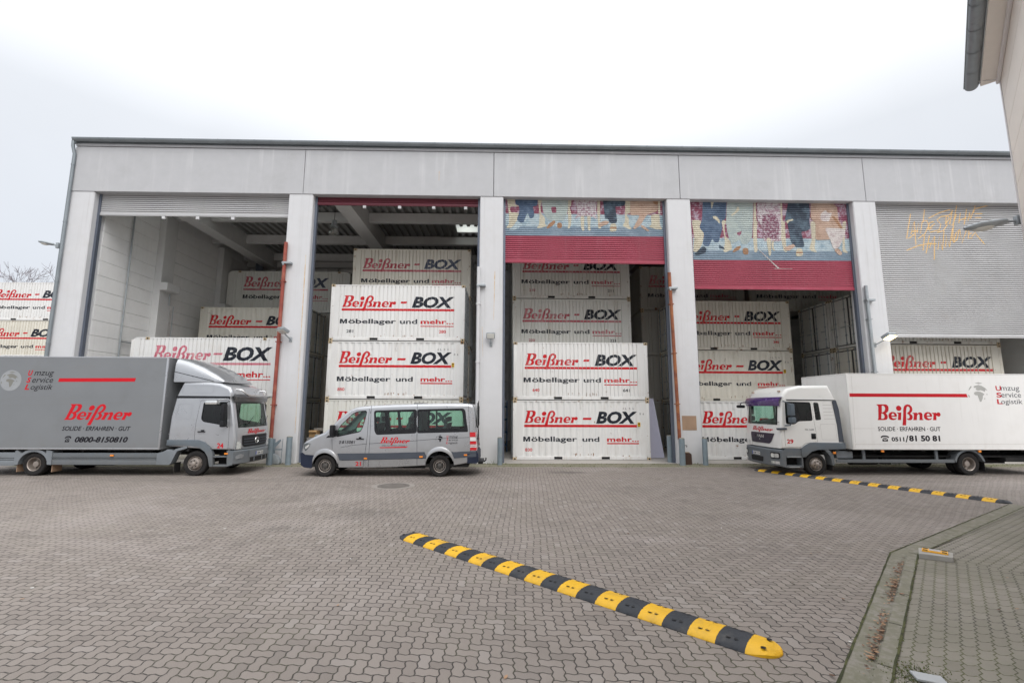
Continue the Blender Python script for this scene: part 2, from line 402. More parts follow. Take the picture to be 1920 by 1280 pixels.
WHITE = (.70, .70, .69)
m_conc = mat('painted_concrete', (.44, .445, .46), .75, var=.04, streak=.85, scol=(.55, .555, .565), ssz=(3.4, 3.4, .14), dirt=.4, dcol=(.36, .36, .365), ds=.7, bump=.15, bs=25)
m_colm = mat('painted_column', (.58, .585, .60), .7, var=.03, streak=.75, scol=(.47, .47, .47), ssz=(9, 9, .18), dirt=.3, dcol=(.50, .48, .45), bump=.12, bs=25)
m_zinc = mat('zinc_sheet', (.25, .28, .30), .45, .4, var=.15, vs=1.2, streak=.4, scol=(.12, .13, .14))
m_galv = mat('galvanised_steel', (.34, .37, .39), .5, .5, var=.15, vs=6, streak=.4, scol=(.22, .23, .24))
m_boll = mat('bollard_paint', (.20, .25, .285), .6, .1, var=.14, vs=5, streak=.5, scol=(.13, .15, .16), dirt=.35, dcol=(.26, .26, .24), ds=4, bump=.1)
m_shut = mat('shutter_steel', (.50, .50, .505), .42, .2, var=.06, vs=1, streak=.35, scol=(.36, .35, .34), ssz=(1.2, 1.2, .4), dirt=.2, dcol=(.42, .36, .3))
m_shutred = mat('shutter_red', (.33, .040, .075), .5, 0, var=.12, vs=.8, dirt=.45, dcol=(.40, .10, .15), ds=.8, streak=.3, scol=(.42, .17, .2), ssz=(4, 4, .3))
m_shutg = mat('shutter_slat_gap', (.16, .16, .165), .6, .1, var=.1)
m_shutrg = mat('red_slat_gap', (.13, .02, .035), .6, var=.1)
m_guide = mat('shutter_guide', (.13, .15, .19), .5, .4)
m_inwall = mat('inner_wall_panel', (.77, .77, .765), .8, var=.04, streak=.3, scol=(.62, .62, .61))
m_steelw = mat('roof_beam_white', (.56, .56, .555), .6, var=.05)
m_deck = mat('roof_deck', (.27, .27, .265), .5, .2, var=.08)
m_dark = mat('dark_cavity', (.012, .012, .013), .9, var=.0)
m_black = mat('black_plastic', (.018, .019, .022), .5, var=.15, vs=9, spec=.18)
m_rubber = mat('tyre_rubber', (.022, .021, .021), .85, var=.25, vs=9, dirt=.5, dcol=(.06, .055, .05), ds=5, bump=.2, bs=50, spec=.18)
m_rust = mat('rusty_iron', (.22, .07, .038), .85, 0, var=.3, vs=4, fade=((.33, .125, .05), 2.2), bump=.25)
m_rustred = mat('red_oxide_pipe', (.26, .055, .04), .7, 0, var=.18, vs=3, fade=((.34, .11, .07), 1.6), bump=.1)
m_streakr = mat('rust_streak', (.58, .38, .18), .85, var=.18, vs=2, fade=((.62, .56, .46), 5))
m_lamp = emit('lamp_glow', (1, .78, .38), 6)
m_lampglass = mat('lamp_glass', (.62, .62, .58), .25, var=.05)
m_brown = mat('brown_plate', (.36, .24, .16), .7, var=.15, vs=2, dirt=.4, dcol=(.22, .15, .1))
# vehicle and lettering paints
m_red = mat('red_lettering', (.53, .010, .016), .45, var=.05, vs=4, fade=((.52, .035, .045), 2.0), spec=.25)
m_redf = mat('faded_red_lettering', (.44, .09, .115), .6, var=.1, fade=((.52, .24, .25), 1.7), spec=.25)
m_redp = mat('pink_red_lettering', (.52, .15, .20), .6, var=.08, fade=((.60, .30, .32), 2.4), spec=.25)
m_redflat = mat('red_foil', (.55, .008, .018), .35, var=.04, spec=.25)
m_navy = mat('black_lettering', (.018, .021, .030), .5, var=.2, fade=((.034, .040, .052), 2.2), spec=.18)
m_navyf = mat('faded_black_lettering', (.075, .09, .13), .6, var=.15, fade=((.14, .15, .18), 2), spec=.18)
m_blackt = mat('black_foil', (.016, .015, .02), .4, var=.1, spec=.18)
m_greyt = mat('grey_foil', (.42, .42, .40), .45, var=.06)
m_greyd = mat('dark_grey_foil', (.12, .125, .14), .45, var=.06, spec=.18)
m_silver = mat('silver_paint', (.43, .445, .47), .30, .55, var=.04, coat=.5, dirt=.18, dcol=(.3, .29, .27), ds=2, grime=.5)
m_silverbox = mat('silver_box_panel', (.215, .227, .24), .48, .25, var=.05, vs=1, streak=.25, scol=(.22, .22, .22), ssz=(.5, 2, 2), dirt=.2, dcol=(.15, .148, .14), ds=.9, grime=.4)
m_wpaint = mat('white_cab_paint', (.76, .76, .74), .3, 0, var=.02, coat=.5, dirt=.15, dcol=(.55, .51, .45), ds=1.5, grime=.35, gcol=(.42, .38, .32))
m_wbox = mat('white_box_panel', (.82, .815, .80), .45, 0, var=.03, vs=1, dirt=.2, dcol=(.60, .57, .52), ds=.8, streak=.25, scol=(.58, .56, .52), grime=.3, gcol=(.45, .41, .35))
m_trkgrey = mat('grey_truck_plastic', (.115, .14, .165), .55, 0, var=.08, vs=3, dirt=.3, dcol=(.17, .18, .18), spec=.18, grime=.5)
m_trkgrey2 = mat('light_grey_truck_plastic', (.19, .21, .23), .5, .1, var=.08, vs=3, dirt=.3, dcol=(.24, .24, .23))
m_navyp = mat('navy_bumper_plastic', (.022, .028, .05), .5, var=.12, spec=.18)
m_slate = mat('slate_trim', (.075, .085, .105), .55, var=.08, spec=.18)
m_chassis = mat('chassis_black', (.02, .02, .02), .7, var=.3, dirt=.4, dcol=(.06, .052, .045), ds=3, spec=.18)
m_rim = mat('wheel_rim_steel', (.34, .30, .27), .45, .6, var=.2, vs=8, dirt=.5, dcol=(.12, .1, .085), ds=6)
m_rimd = mat('wheel_rim_dark', (.09, .085, .08), .5, .5, var=.2, vs=8)
m_chrome = mat('chrome', (.72, .72, .72), .12, 1, var=.02)
m_headl = mat('headlamp_reflector', (.75, .77, .78), .12, .7, var=.15, vs=25)
m_headlg = mat('dark_headlamp', (.10, .12, .13), .12, .3, var=.4, vs=18, coat=1)
m_orange = mat('amber_marker', (.85, .26, .02), .3, var=.05, coat=.6)
m_tail = mat('red_tail_lens', (.55, .01, .02), .2, var=.06, coat=.8)
m_tailw = mat('white_tail_lens', (.72, .70, .70), .2, var=.06, coat=.8)
m_purple = mat('purple_sun_visor', (.065, .028, .14), .25, var=.35, vs=4, coat=.5)
m_smoke = mat('smoked_visor', (.06, .06, .065), .3, var=.15, coat=.5)
m_seat = mat('seat_fabric', (.035, .038, .045), .9, var=.15)
m_plate = mat('number_plate_white', (.74, .74, .72), .4, var=.03)
m_plateb = mat('number_plate_blue', (.02, .08, .42), .4, var=.03)
m_glass = glass('green_tinted_glass', (.58, .83, .72))
m_glassd = glass('dark_tinted_glass', (.20, .26, .25))
m_glassw = glass('windscreen_glass', (.64, .83, .75))
# ================================================================== THE SETTING: ground
YF = 19.53
m_yard = herringbone('yard_block_paving', 3.0, c1=(.180, .155, .138), c2=(.265, .233, .210), moss=.5, stains=((2.26, 17.0, .8, .42, .6, (.05, .045, .042)), (-3.0, 10.6, 1.0, .6, .45, (.09, .08, .073)), (-4.0, 9.3, .7, .3, .4, (.085, .075, .07)), (4.5, 13.5, 2.2, .8, .25, (.12, .105, .098)), (-9, 15.2, 4, .5, .3, (.1, .09, .08)), (13, 15, 3, .5, .3, (.1, .09, .08))))
m_walk = paving('pavement_blocks_near', -46, stag=0, c1=(.175, .160, .135), c2=(.250, .232, .200), moss=1.0, joint=(.03, .03, .022), tint=(.165, .158, .120), ja=.003, jb=.0075, wb=(.02, .03))
m_walk2 = paving('pavement_blocks_far', -31.6, stag=0, c1=(.175, .160, .135), c2=(.250, .232, .200), moss=1.0, joint=(.03, .03, .022), tint=(.165, .158, .120), ja=.003, jb=.0075, wb=(.02, .03))
m_thr = paving('threshold_blocks', 0, c1=(.16, .15, .11), c2=(.23, .21, .16), moss=1.0, tint=(.115, .13, .045))
m_kerb = mat('mossy_kerb_concrete', (.185, .178, .135), .85, var=.16, vs=4, dirt=.6, dcol=(.10, .105, .055), ds=2, bump=.5, bs=90, fade=((.24, .225, .195), 9))
m_floor = mat('hall_concrete_floor', (.36, .34, .315), .75, var=.12, vs=1, dirt=.3, dcol=(.14, .125, .11), bump=.1)
b = MB(); b.poly([(-400, -60, 0), (400, -60, 0), (400, 500, 0), (-400, 500, 0)])
tag(b.build('yard_paving', m_yard), kind='structure')
b = MB(); b.poly([(-18.6, 18.45, .004), (26, 18.38, .004), (26, 19.56, .004), (-18.6, 19.56, .004)])
tag(b.build('threshold_strip', m_thr), kind='structure')
b = MB(); b.box((-18.6, 18.38, -.05), (26, 18.45, .012)); tag(b.build('drain_edging', mat('edging_concrete', (.27, .25, .22), .8, var=.15, vs=3, dirt=.4)), kind='structure')
b = MB(); b.poly([(-18.6, 19.56, .008), (26, 19.56, .008), (26, 33, .008), (-18.6, 33, .008)])
tag(b.build('hall_floor', m_floor), kind='structure')
# pavement with kerb and gutter (bend at BND)
d1 = Vector((.695, .719, 0)); n1 = Vector((.719, -.695, 0)); d2 = Vector((.852, .524, 0)); n2 = Vector((.524, -.852, 0))
BND = Vector((6.27, 7.78, 0)); nb = (n1+n2).normalized(); kb = 1/nb.dot(n1)
A0, C0 = BND-d1*11, BND+d2*7.2
def off(w, z):                       # path shifted w metres to the right of the gutter line
    return [Vector((p.x, p.y, z)) for p in (A0+n1*w, BND+nb*w*kb, C0+n2*w)]
GW, KW = .21, .14
b = MB()
g0, g1 = off(0, .006), off(GW, .002); b.grid([g0, g1])
o = tag(b.build('gutter_strip', m_kerb), kind='structure')
b = MB()
for seg in (0, 1):
    L = [off(GW, 0), off(GW+KW, 0)]; a0, a1 = L[0][seg], L[0][seg+1]; c0, c1 = L[1][seg], L[1][seg+1]
    n = int((a1-a0).length/1.0); hz = (lambda t: .062) if seg == 0 else (lambda t: .062-.050*min(1, t*1.5))
    for i in range(n):
        t0, t1 = (i+.010)/n, (i+.990)/n
        P = [a0.lerp(a1, t0), a0.lerp(a1, t1), c0.lerp(c1, t1), c0.lerp(c1, t0)]
        h = [hz(t0), hz(t1), hz(t1), hz(t0)]
        lo = [Vector((p.x, p.y, -.05)) for p in P]; hi = [Vector((p.x, p.y, q)) for p, q in zip(P, h)]
        hi[0] += (P[3]-P[0])*.12; hi[1] += (P[2]-P[1])*.12
        for q in ((0, 1, 5, 4), (1, 2, 6, 5), (2, 3, 7, 6), (3, 0, 4, 7), (4, 5, 6, 7)):
            b.poly([(lo+hi)[k] for k in q])
tag(b.build('kerb', m_kerb), kind='structure')
m_mossj = mat('mossy_joint', (.035, .04, .016), .95, var=.3, vs=9, fade=((.08, .085, .03), 5), bump=.4)
def edge_line(w, z, wd, name):
    b = MB(); rr = random.Random(int(w*1000)); L = []
    for k in range(2):
        row = []
        for seg in (0, 1):
            P_ = off(w, z)
            for i in range(60): row.append(P_[seg].lerp(P_[seg+1], i/60)+(n1 if seg == 0 else n2)*((-1 if k == 0 else 1)*wd*rr.uniform(.45, 1.2)))
        L.append(row)
    b.grid(L); tag(b.build(name, m_mossj), kind='structure')
edge_line(0, .010, .013, 'gutter_joint'); edge_line(GW+KW-.002, .066, .012, 'kerb_joint')
P1 = off(GW+KW, .055); E1 = A0+n1*9; E2 = BND+nb*12
b = MB(); b.poly([P1[0], P1[1], (E2.x, E2.y, .055), (E1.x, E1.y, .055)]); tag(b.build('pavement', m_walk), kind='structure')
E3 = C0+n2*9
b = MB(); b.poly([P1[1], (P1[2].x, P1[2].y, .012), (E3.x, E3.y, .012), (E2.x, E2.y, .055)]); tag(b.build('pavement', m_walk2), kind='structure')

# ================================================================== THE HALL
ZB, ZR = 11.455, 13.81
COLS = [(-18.68, -17.66), (-9.335, -8.286), (-1.005, .018), (7.257, 8.319), (15.656, 16.697), (23.98, 25.05)]
hall = empty('storage_hall', (3.2, YF, 0), 'pale concrete storage hall with five tall roller shutter bays full of white containers', 'hall')
def hobj(mb, name, mats, parent=None, **k):
    o = mb.build(name, mats, parent or hall, **k)
    if parent is None: o.matrix_parent_inverse = Matrix.Translation((-3.2, -YF, 0))
    return o
for i, (x0, x1) in enumerate(COLS):
    b = MB(); c = .035
    b.prism([(x0+c, YF), (x1-c, YF), (x1, YF+c), (x1, YF+.62), (x0, YF+.62), (x0, YF+c)], 0, ZB-.012, 'z')
    hobj(b, 'column', m_colm)
JX = [-18.70] + [(a+c)/2+.08 for a, c in COLS[1:5]] + [25.12]
for i in range(5):
    b = MB(); b.box((JX[i]+.012, YF-.025, ZB), (JX[i+1]-.012, YF+.42, 13.50), bev=.012); hobj(b, 'fascia_panel', m_conc)
b = MB(); b.box((-18.68, YF-.05, 13.53), (25.14, YF+.45, 13.64)); hobj(b, 'roof_flashing', m_conc)
b = MB()
for i in range(28):
    xa = -18.7+i*1.57; xb = xa+1.56
    rows = [[(x, YF-.17-.12*math.sin(t), 13.80-.13*math.cos(t)-.02*(x > xa+.03 and 0)) for t in (math.pi*k/10-math.pi/2 for k in range(11))] for x in (xa, xb)]
    b.grid(rows)
    rows = [[(x, YF-.17-.128*math.sin(t), 13.80-.138*math.cos(t)) for t in (math.pi*k/10-math.pi/2 for k in range(11))] for x in (xb-.05, xb+.02)]
    b.grid(rows)
hobj(b, 'gutter', m_zinc, smooth=50)
b = MB(); b.tube([(-18.70, YF-.17, 13.70), (-18.69, YF-.17, 13.45), (-18.65, YF-.09, 13.1), (-18.65, YF-.09, .05)], .066, 10)
for z in (12.6, 10.0, 7.4, 4.8, 2.2): b.cyl((-18.65, YF-.09, z), (-18.65, YF-.09, z+.05), .076)
hobj(b, 'downpipe', m_zinc, smooth=40)
# walls, roof structure inside
m_inwall2 = m_inwall
b = MB()
for k in range(19):
    z = k*.66; b.box((-18.4, YF+.62, z+.004), (-17.60, 32.5, z+.652), bev=.012)
hobj(b, 'side_wall', m_inwall)
b = MB(); b.box((-18.45, YF+.62, 0), (-18.41, 32.5, 13.6)); hobj(b, 'side_wall', m_inwall)
b = MB()
for k in range(19):
    z = k*.66; b.box((-17.6, 32.0, z+.004), (24.9, 32.4, z+.652), bev=.012)
hobj(b, 'back_wall', m_inwall)
b = MB(); b.box((24.6, YF+.62, 0), (25.05, 32, 12.9)); hobj(b, 'side_wall', m_inwall)
for (x0, x1, y0, y1) in [(-17.6, -17.25, 23.35, 24.2), (-17.6, -17.25, 28.3, 29.2)] + [(x-.35, x+.35, 31.65, 32.0) for x in (-16, -11.8, -7.5, -3.3, .8, 5, 9.1, 13.3, 17.4)]:
    b = MB(); b.box((x0, y0, 0), (x1, y1, 12.0), bev=.02)
    if x0 < -17.5: b.box((x1, y0-.05, 8.05), (x1+.38, y1+.05, 8.45), bev=.02)
    hobj(b, 'pilaster', m_steelw)
b = MB(); b.tube([(-17.5, 21.6, .1), (-17.5, 21.6, 12.0)], .035, 6); b.tube([(-17.5, 21.6, 5.2), (-17.5, 27, 5.2)], .03, 6)
b.tube([(-17.2, 24.35, .1), (-17.2, 24.35, 7.4), (-17.2, 24.0, 7.4), (-17.2, 24.0, 8.0)], .02, 6); hobj(b, 'wall_conduit', m_galv)
for k in range(6):
    x = -15.85+8.33*k
    b = MB(); b.box((x-.38, YF+.45, 11.6), (x+.38, 32, 12.6), bev=.02); hobj(b, 'rafter', m_steelw)
for k in range(4):
    y = 20.62+3.465*k
    for j in range(6):
        xa = -17.5 if j == 0 else -15.85+8.33*(j-1)+.385; xb = -15.85+8.33*j-.385 if j < 6 else 24.6
        b = MB(); b.box((xa, y-.14, 12.02), (min(xb, 24.6), y+.14, 12.52), bev=.01); hobj(b, 'purlin', m_steelw)
b = MB(); b.box((-17.5, 31.4, 11.7), (24.6, 31.64, 12.5)); hobj(b, 'purlin', m_steelw)
SKY = [(-10.3, -8.45, 22.75, 23.4), (-2.75, -1.3, 25.85, 27.2), (-16.9, -10.8, 20.8, 22.6), (18.4, 22.4, 22.0, 23.6)]  # last two openings are out of view, added to brighten the interior
b = MB(); P = .42; x = -17.6; n = 0
ys = sorted({YF+.42, 32.4} | {q for s in SKY for q in s[2:]})
while x < 24.7:
    pr = [(x, 12.56), (x+.16, 12.56), (x+.21, 12.70), (x+.37, 12.70), (x+.42, 12.56)]
    for (xa, za), (xb, zb) in zip(pr[:-1], pr[1:]):
        for ya, yb in zip(ys[:-1], ys[1:]):
            xm, ym = (xa+xb)/2, (ya+yb)/2
            if any(s[0] < xm < s[1] and s[2] < ym < s[3] for s in SKY): continue
            b.poly([(xa, ya, za), (xb, ya, zb), (xb, yb, zb), (xa, yb, za)])
    x += P
hobj(b, 'roof_deck', m_deck)
b = MB(); xs = sorted({-18.78, 25.2} | {q for s in SKY for q in s[:2]}); ys = sorted({YF-.06, 33.0} | {q for s in SKY for q in s[2:]})
for xa, xb in zip(xs[:-1], xs[1:]):
    for ya, yb in zip(ys[:-1], ys[1:]):
        if any(s[0] < (xa+xb)/2 < s[1] and s[2] < (ya+yb)/2 < s[3] for s in SKY): continue
        b.poly([(xa, ya, 13.79), (xb, ya, 13.79), (xb, yb, 13.79), (xa, yb, 13.79)])
for a, c in (((-18.78, YF-.06), (25.2, YF-.06)), ((-18.78, 33), (-18.78, YF-.06)), ((25.2, YF-.06), (25.2, 33)), ((25.2, 33), (-18.78, 33))):
    b.poly([(*a, 13.645), (*c, 13.645), (*c, 13.79), (*a, 13.79)])
hobj(b, 'roof', m_zinc)
m_trans = mat('rooflight_sheet', (.8, .82, .80), .4); _t = m_trans.node_tree
_n = _t.nodes.new('ShaderNodeBsdfTranslucent'); _n.inputs[0].default_value = (.85, .87, .84, 1)
_t.links.new(_n.outputs[0], _t.nodes['Material Output'].inputs[0])
for s in SKY:
    b = MB(); b.box((s[0], s[2], 12.75), (s[1], s[3], 12.76)); hobj(b, 'rooflight_seen_or_added', m_trans)
    b = MB()
    for p, q in (((s[0]-.03, s[2]-.03), (s[1]+.03, s[2])), ((s[0]-.03, s[3]), (s[1]+.03, s[3]+.03)), ((s[0]-.03, s[2]), (s[0], s[3])), ((s[1], s[2]), (s[1]+.03, s[3]))):
        b.box((*p, 12.72), (*q, 13.83))
    hobj(b, 'rooflight_kerb_seen_or_added', m_conc)
# ------------------------------------------------------------------ roller shutters
YS, SP = 19.83, .092
def slat_y(z):
    t = (z/SP) % 1.0
    if t < .26: return .065*(1-abs(t-.13)/.13)
    return -.010*math.sin(math.pi*(t-.26)/.74)
def slat_rows(z0, z1):
    rows = []; k = math.floor(z0/SP)
    while k*SP < z1:
        rows += [k*SP+SP*t for t in (0, .13, .26, .44, .63, .82)]; k += 1
    return [z0]+[z for z in rows if z0+.002 < z < z1-.002]+[z1]
def shutter(i, zbot, mats, zsplit=None, rail=None, marks=None):
    x0, x1 = COLS[i][1]+.05, COLS[i+1][0]-.05; ztop = 11.62
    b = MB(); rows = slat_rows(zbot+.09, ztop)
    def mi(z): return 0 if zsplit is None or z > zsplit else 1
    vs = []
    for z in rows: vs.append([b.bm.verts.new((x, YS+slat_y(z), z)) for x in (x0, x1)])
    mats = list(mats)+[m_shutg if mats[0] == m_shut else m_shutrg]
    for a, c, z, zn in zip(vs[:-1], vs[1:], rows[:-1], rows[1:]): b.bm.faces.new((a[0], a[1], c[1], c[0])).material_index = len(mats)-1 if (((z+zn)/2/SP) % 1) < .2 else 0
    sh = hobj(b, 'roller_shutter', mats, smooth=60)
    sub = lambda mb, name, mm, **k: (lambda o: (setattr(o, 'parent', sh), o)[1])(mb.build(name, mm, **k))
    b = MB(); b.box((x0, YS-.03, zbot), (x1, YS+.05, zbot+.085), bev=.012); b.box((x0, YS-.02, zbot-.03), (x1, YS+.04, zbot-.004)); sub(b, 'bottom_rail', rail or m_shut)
    for x, s in ((x0-.05, 1), (x1-.05, 1)):
        b = MB(); b.box((x+.002, YS-.05, 0), (x+.098, YS+.10, ZB)); hobj(b, 'guide_rail', m_guide)
    b = MB(); b.cyl((x0, YS+.55, 11.95), (x1, YS+.55, 11.95), .32, seg=20); hobj(b, 'shutter_roll', mats[0] if i != 1 else m_shutred)
    return sh, sub
SH0 = shutter(0, 10.52, [m_shut]); m_shutdk = mat('shaded_maroon_shutter', (.13, .018, .032), .5, var=.1); SH1 = shutter(1, 11.13, [m_shutdk], rail=m_shutdk)  # second bay's rolled-up end: its shade is put into a darker maroon
m_mural = mat('mural_maroon_seats', (.25, .065, .11), .6, var=.1, fade=((.47, .40, .47), 5))
m_mfloor = mat('mural_blue_grey', (.19, .26, .33), .55, var=.1, vs=1, fade=((.25, .32, .39), 1.5))
m_mpale = mat('mural_pale_blue', (.45, .54, .58), .55, var=.1, fade=((.28, .38, .45), 5))
m_mcream = mat('mural_cream', (.60, .56, .44), .55, var=.06, fade=((.50, .46, .36), 4))
m_mblue = mat('mural_blue_cloth', (.075, .125, .21), .55, var=.2, vs=1.5, fade=((.12, .18, .27), 3))
m_mgreen = mat('mural_pale_green', (.43, .49, .47), .55, var=.08, fade=((.36, .42, .42), 3))
m_mbrown = mat('mural_brown', (.36, .20, .11), .55, var=.15)
m_mdark = mat('mural_dark_cloth', (.035, .055, .085), .55, var=.25, vs=1.5, fade=((.10, .15, .20), 2.5))
m_mpeach = mat('mural_peach', (.52, .38, .30), .55, var=.1, vs=2, fade=((.42, .29, .22), 3))
m_mspot = mat('mural_spotted_cloth', (.58, .55, .56), .55, var=.05, fade=((.32, .17, .23), 12))
m_mmar = mat('mural_maroon_print', (.20, .06, .11), .55, var=.1, fade=((.52, .47, .50), 9))
m_mwhite = mat('mural_white', (.62, .58, .56), .55, var=.05, fade=((.50, .42, .42), 6))
MUR = [m_mural, m_mfloor, m_mpale, m_mcream, m_mblue, m_mgreen, m_mbrown, m_mdark, m_mpeach, m_mspot, m_mmar, m_mwhite, m_shutred]
def paint(sub, polys, to, name='painted_picture'):
    b = MB()
    for k, (mi, pts) in enumerate(polys):
        P2 = [xz(*to(*p), YS) for p in pts]; P2 = P2 if k < 3 else roundpoly(P2, .12, 3); zz = [p[1] for p in P2]
        offs = .0015+.0005*k
        b.mapped([P2], lambda x, z: (x, YS+slat_y(z)-offs, z), ys=[z for z in slat_rows(min(zz), min(max(zz), 11.6))[1:-1]], mi=mi)
    sub(b, name, MUR, smooth=60)
M1 = [(2, [(22,236),(1842,250),(1846,400),(22,390)]), (1, [(22,385),(1846,398),(1850,503),(22,487)]), (0, [(22,60),(1836,70),(1842,262),(22,240)]),
 (3, [(65,60),(155,60),(150,150),(205,155),(200,162),(97,162),(100,230),(205,235),(172,330),(165,370),(115,405),(45,405),(85,370),(85,250)]),
 (3, [(410,60),(470,60),(440,150),(442,240),(495,290),(490,360),(515,385),(440,405),(395,410),(425,370),(430,250)]), (3, [(750,60),(790,60),(785,160),(765,165),(790,250),(785,370),(765,412),(745,410),(755,370),(750,250)]),
 (3, [(1080,60),(1110,60),(1110,240),(1110,340),(1125,410),(1090,412),(1080,240)]), (3, [(1395,60),(1450,60),(1450,240),(1400,255),(1440,300),(1430,370),(1470,415),(1440,422),(1360,380),(1390,340)]),
 (3, [(1680,255),(1780,250),(1785,380),(1815,422),(1740,422),(1655,390),(1690,370)]), (4, [(155,60),(410,60),(405,160),(350,160),(370,230),(365,290),(320,300),(300,240),(285,250),(250,345),(215,350),(170,310),(205,230),(200,155),(160,140)]),
 (2, [(175,320),(215,340),(215,395),(140,432),(75,432),(130,390)]), (5, [(450,60),(755,60),(745,240),(700,330),(640,325),(540,330),(470,230)]), (0, [(555,165),(620,165),(620,238),(572,240)]),
 (6, [(530,360),(600,315),(610,345),(560,395),(500,420)]), (6, [(625,350),(680,345),(685,405),(630,410)]), (9, [(830,60),(1080,60),(1060,250),(1080,312),(1012,272),(890,272),(820,312),(860,240)]),
 (3, [(890,270),(935,270),(930,400),(935,435),(910,438),(895,390)]), (3, [(965,270),(1005,270),(1000,400),(1005,437),(975,432)]), (7, [(1140,60),(1395,60),(1395,150),(1330,165),(1280,160),(1305,350),(1220,352),(1200,300),(1165,300)]),
 (8, [(1080,360),(1170,320),(1215,335),(1200,360),(1110,395)]), (3, [(1230,355),(1290,355),(1300,442),(1215,452)]), (6, [(1225,395),(1296,395),(1298,412),(1220,412)]),
 (8, [(1450,60),(1760,60),(1760,200),(1740,225),(1640,255),(1560,380),(1500,420),(1480,410),(1560,260),(1450,265)]), (6, [(1700,60),(1760,60),(1760,155),(1705,130)]), (8, [(1565,370),(1600,380),(1670,440),(1640,442),(1575,400)]), (3, [(1760,60),(1785,60),(1785,250),(1765,250)])]
M2 = [(2, [(80,446),(1836,455),(1840,600),(82,590)]), (1, [(82,588),(1842,598),(1850,703),(88,690)]), (0, [(55,-20),(1800,-20),(1836,460),(78,448)]),
 (3, [(70,250),(180,255),(150,340),(205,360),(200,450),(185,520),(140,600),(85,610),(100,450)]), (3, [(390,245),(470,265),(430,300),(440,430),(500,480),(520,580),(440,610),(420,600),(440,500),(415,320)]),
 (3, [(760,-20),(778,-20),(785,260),(800,270),(790,380),(800,600),(765,615),(750,460)]), (3, [(1050,-20),(1068,-20),(1075,262),(1100,270),(1110,450),(1125,610),(1090,600),(1060,460)]), (3, [(1385,265),(1445,265),(1440,480),(1430,570),(1465,612),(1400,600),(1370,570),(1400,480)]), (3, [(1740,270),(1780,260),(1765,450),(1770,580),(1810,617),(1740,612)]),
 (4, [(195,-20),(460,-20),(445,245),(400,260),(410,350),(380,450),(370,500),(320,500),(300,450),(260,550),(190,530),(210,400),(155,340),(185,240)]), (3, [(275,-20),(335,-20),(290,140)]), (3, [(300,210),(340,205),(385,260),(380,300),(350,260),(310,235)]), (7, [(190,540),(235,560),(230,610),(140,645),(95,632)]), (7, [(370,520),(430,560),(440,577),(370,565)]),
 (5, [(465,-20),(755,-20),(745,280),(740,440),(690,520),(620,520),(610,460),(520,520),(470,420),(450,280)]), (0, [(560,395),(630,370),(600,440)]), (3, [(580,90),(605,140),(520,210),(500,200),(560,150)]), (6, [(545,560),(620,530),(600,580),(515,617)]), (6, [(635,560),(695,560),(700,637),(635,632)]),
 (9, [(790,60),(1050,60),(1060,300),(1060,490),(870,490),(845,320),(800,260)]), (10, [(850,190),(1000,190),(1040,300),(1030,460),(870,460),(845,300)]), (3, [(895,450),(945,450),(950,600),(945,645),(925,647)]), (3, [(950,500),(980,470),(975,560),(1000,602),(960,580)]),
 (7, [(1150,-20),(1365,-20),(1380,200),(1370,260),(1385,350),(1340,375),(1280,380),(1310,500),(1320,550),(1220,556),(1170,500),(1140,350),(1130,290),(1100,250),(1120,150)]), (3, [(1110,260),(1185,240),(1200,252),(1140,275),(1130,300)]), (8, [(1080,565),(1190,515),(1220,540),(1140,600)]), (3, [(1230,565),(1295,565),(1305,650),(1220,656)]), (6, [(1228,605),(1298,605),(1300,622),(1224,622)]),
 (8, [(1390,60),(1600,40),(1680,110),(1690,240),(1745,340),(1720,430),(1640,470),(1440,475),(1440,280),(1385,240)]), (6, [(1610,200),(1660,220),(1745,350),(1720,355),(1650,260)]), (11, [(1490,190),(1550,140),(1580,180),(1625,170),(1600,230),(1590,270),(1500,265)]), (11, [(1540,340),(1770,350),(1770,400),(1700,560),(1640,580),(1600,470)]), (8, [(1640,580),(1690,560),(1745,630),(1700,645)]),
 (11, [(770,545),(790,560),(1040,788),(1022,790)]), (11, [(960,786),(1190,790),(1180,797),(1010,794)])]
SH2 = shutter(2, 8.58, [m_shutred], rail=m_shutred); paint(SH2[1], M1, lambda a, c: (940+a/6, 360+c/6))
SH3 = shutter(3, 7.47, [m_shutred], rail=m_shutred); paint(SH3[1], M2, lambda a, c: (1285+a/5.908, 370+c/5.908))
SH4 = shutter(4, 5.38, [m_shut])
STR = [[(460,215),(410,530),(450,522),(512,470)], [(465,480),(510,310),(530,612)], [(472,442),(562,430)], [(545,460),(560,330),(590,470),(610,310)], [(640,155),(622,320)], [(610,312),(672,298),(692,370),(645,470),(560,532)],
 [(762,310),(700,330),(692,420),(740,400)], [(690,270),(830,200),(960,160),(1000,168),(965,228),(850,250),(800,290),(850,350),(830,420),(710,450),(700,402),(770,340)], [(922,230),(910,350)], [(922,232),(962,268),(920,330),(932,352),(880,430),(800,452)],
 [(1000,160),(962,350),(1000,362),(1050,220)], [(1055,95),(1010,350),(1000,560)], [(1100,200),(1080,332)], [(1078,300),(1182,262)], [(1180,152),(1150,350)], [(1200,300),(1222,190),(1232,280),(1272,160)], [(1292,100),(1270,202)], [(1280,152),(1470,102)], [(1290,212),(1382,210)], [(1290,262),(1372,262)],
 [(640,490),(620,682)], [(702,490),(660,722)], [(410,682),(560,622),(722,590)], [(700,652),(770,500),(765,802)], [(700,600),(790,598)], [(810,672),(830,500),(870,680),(890,430)], [(910,640),(920,480),(960,642),(998,400)], [(1010,580),(1040,470),(1080,420),(1062,540),(1010,582)], [(1090,410),(1120,592),(1182,410)], [(1212,420),(1200,532),(1252,522)], [(1200,472),(1252,462)], [(1248,502),(1292,452),(1312,492),(1412,602)]]
b = MB()
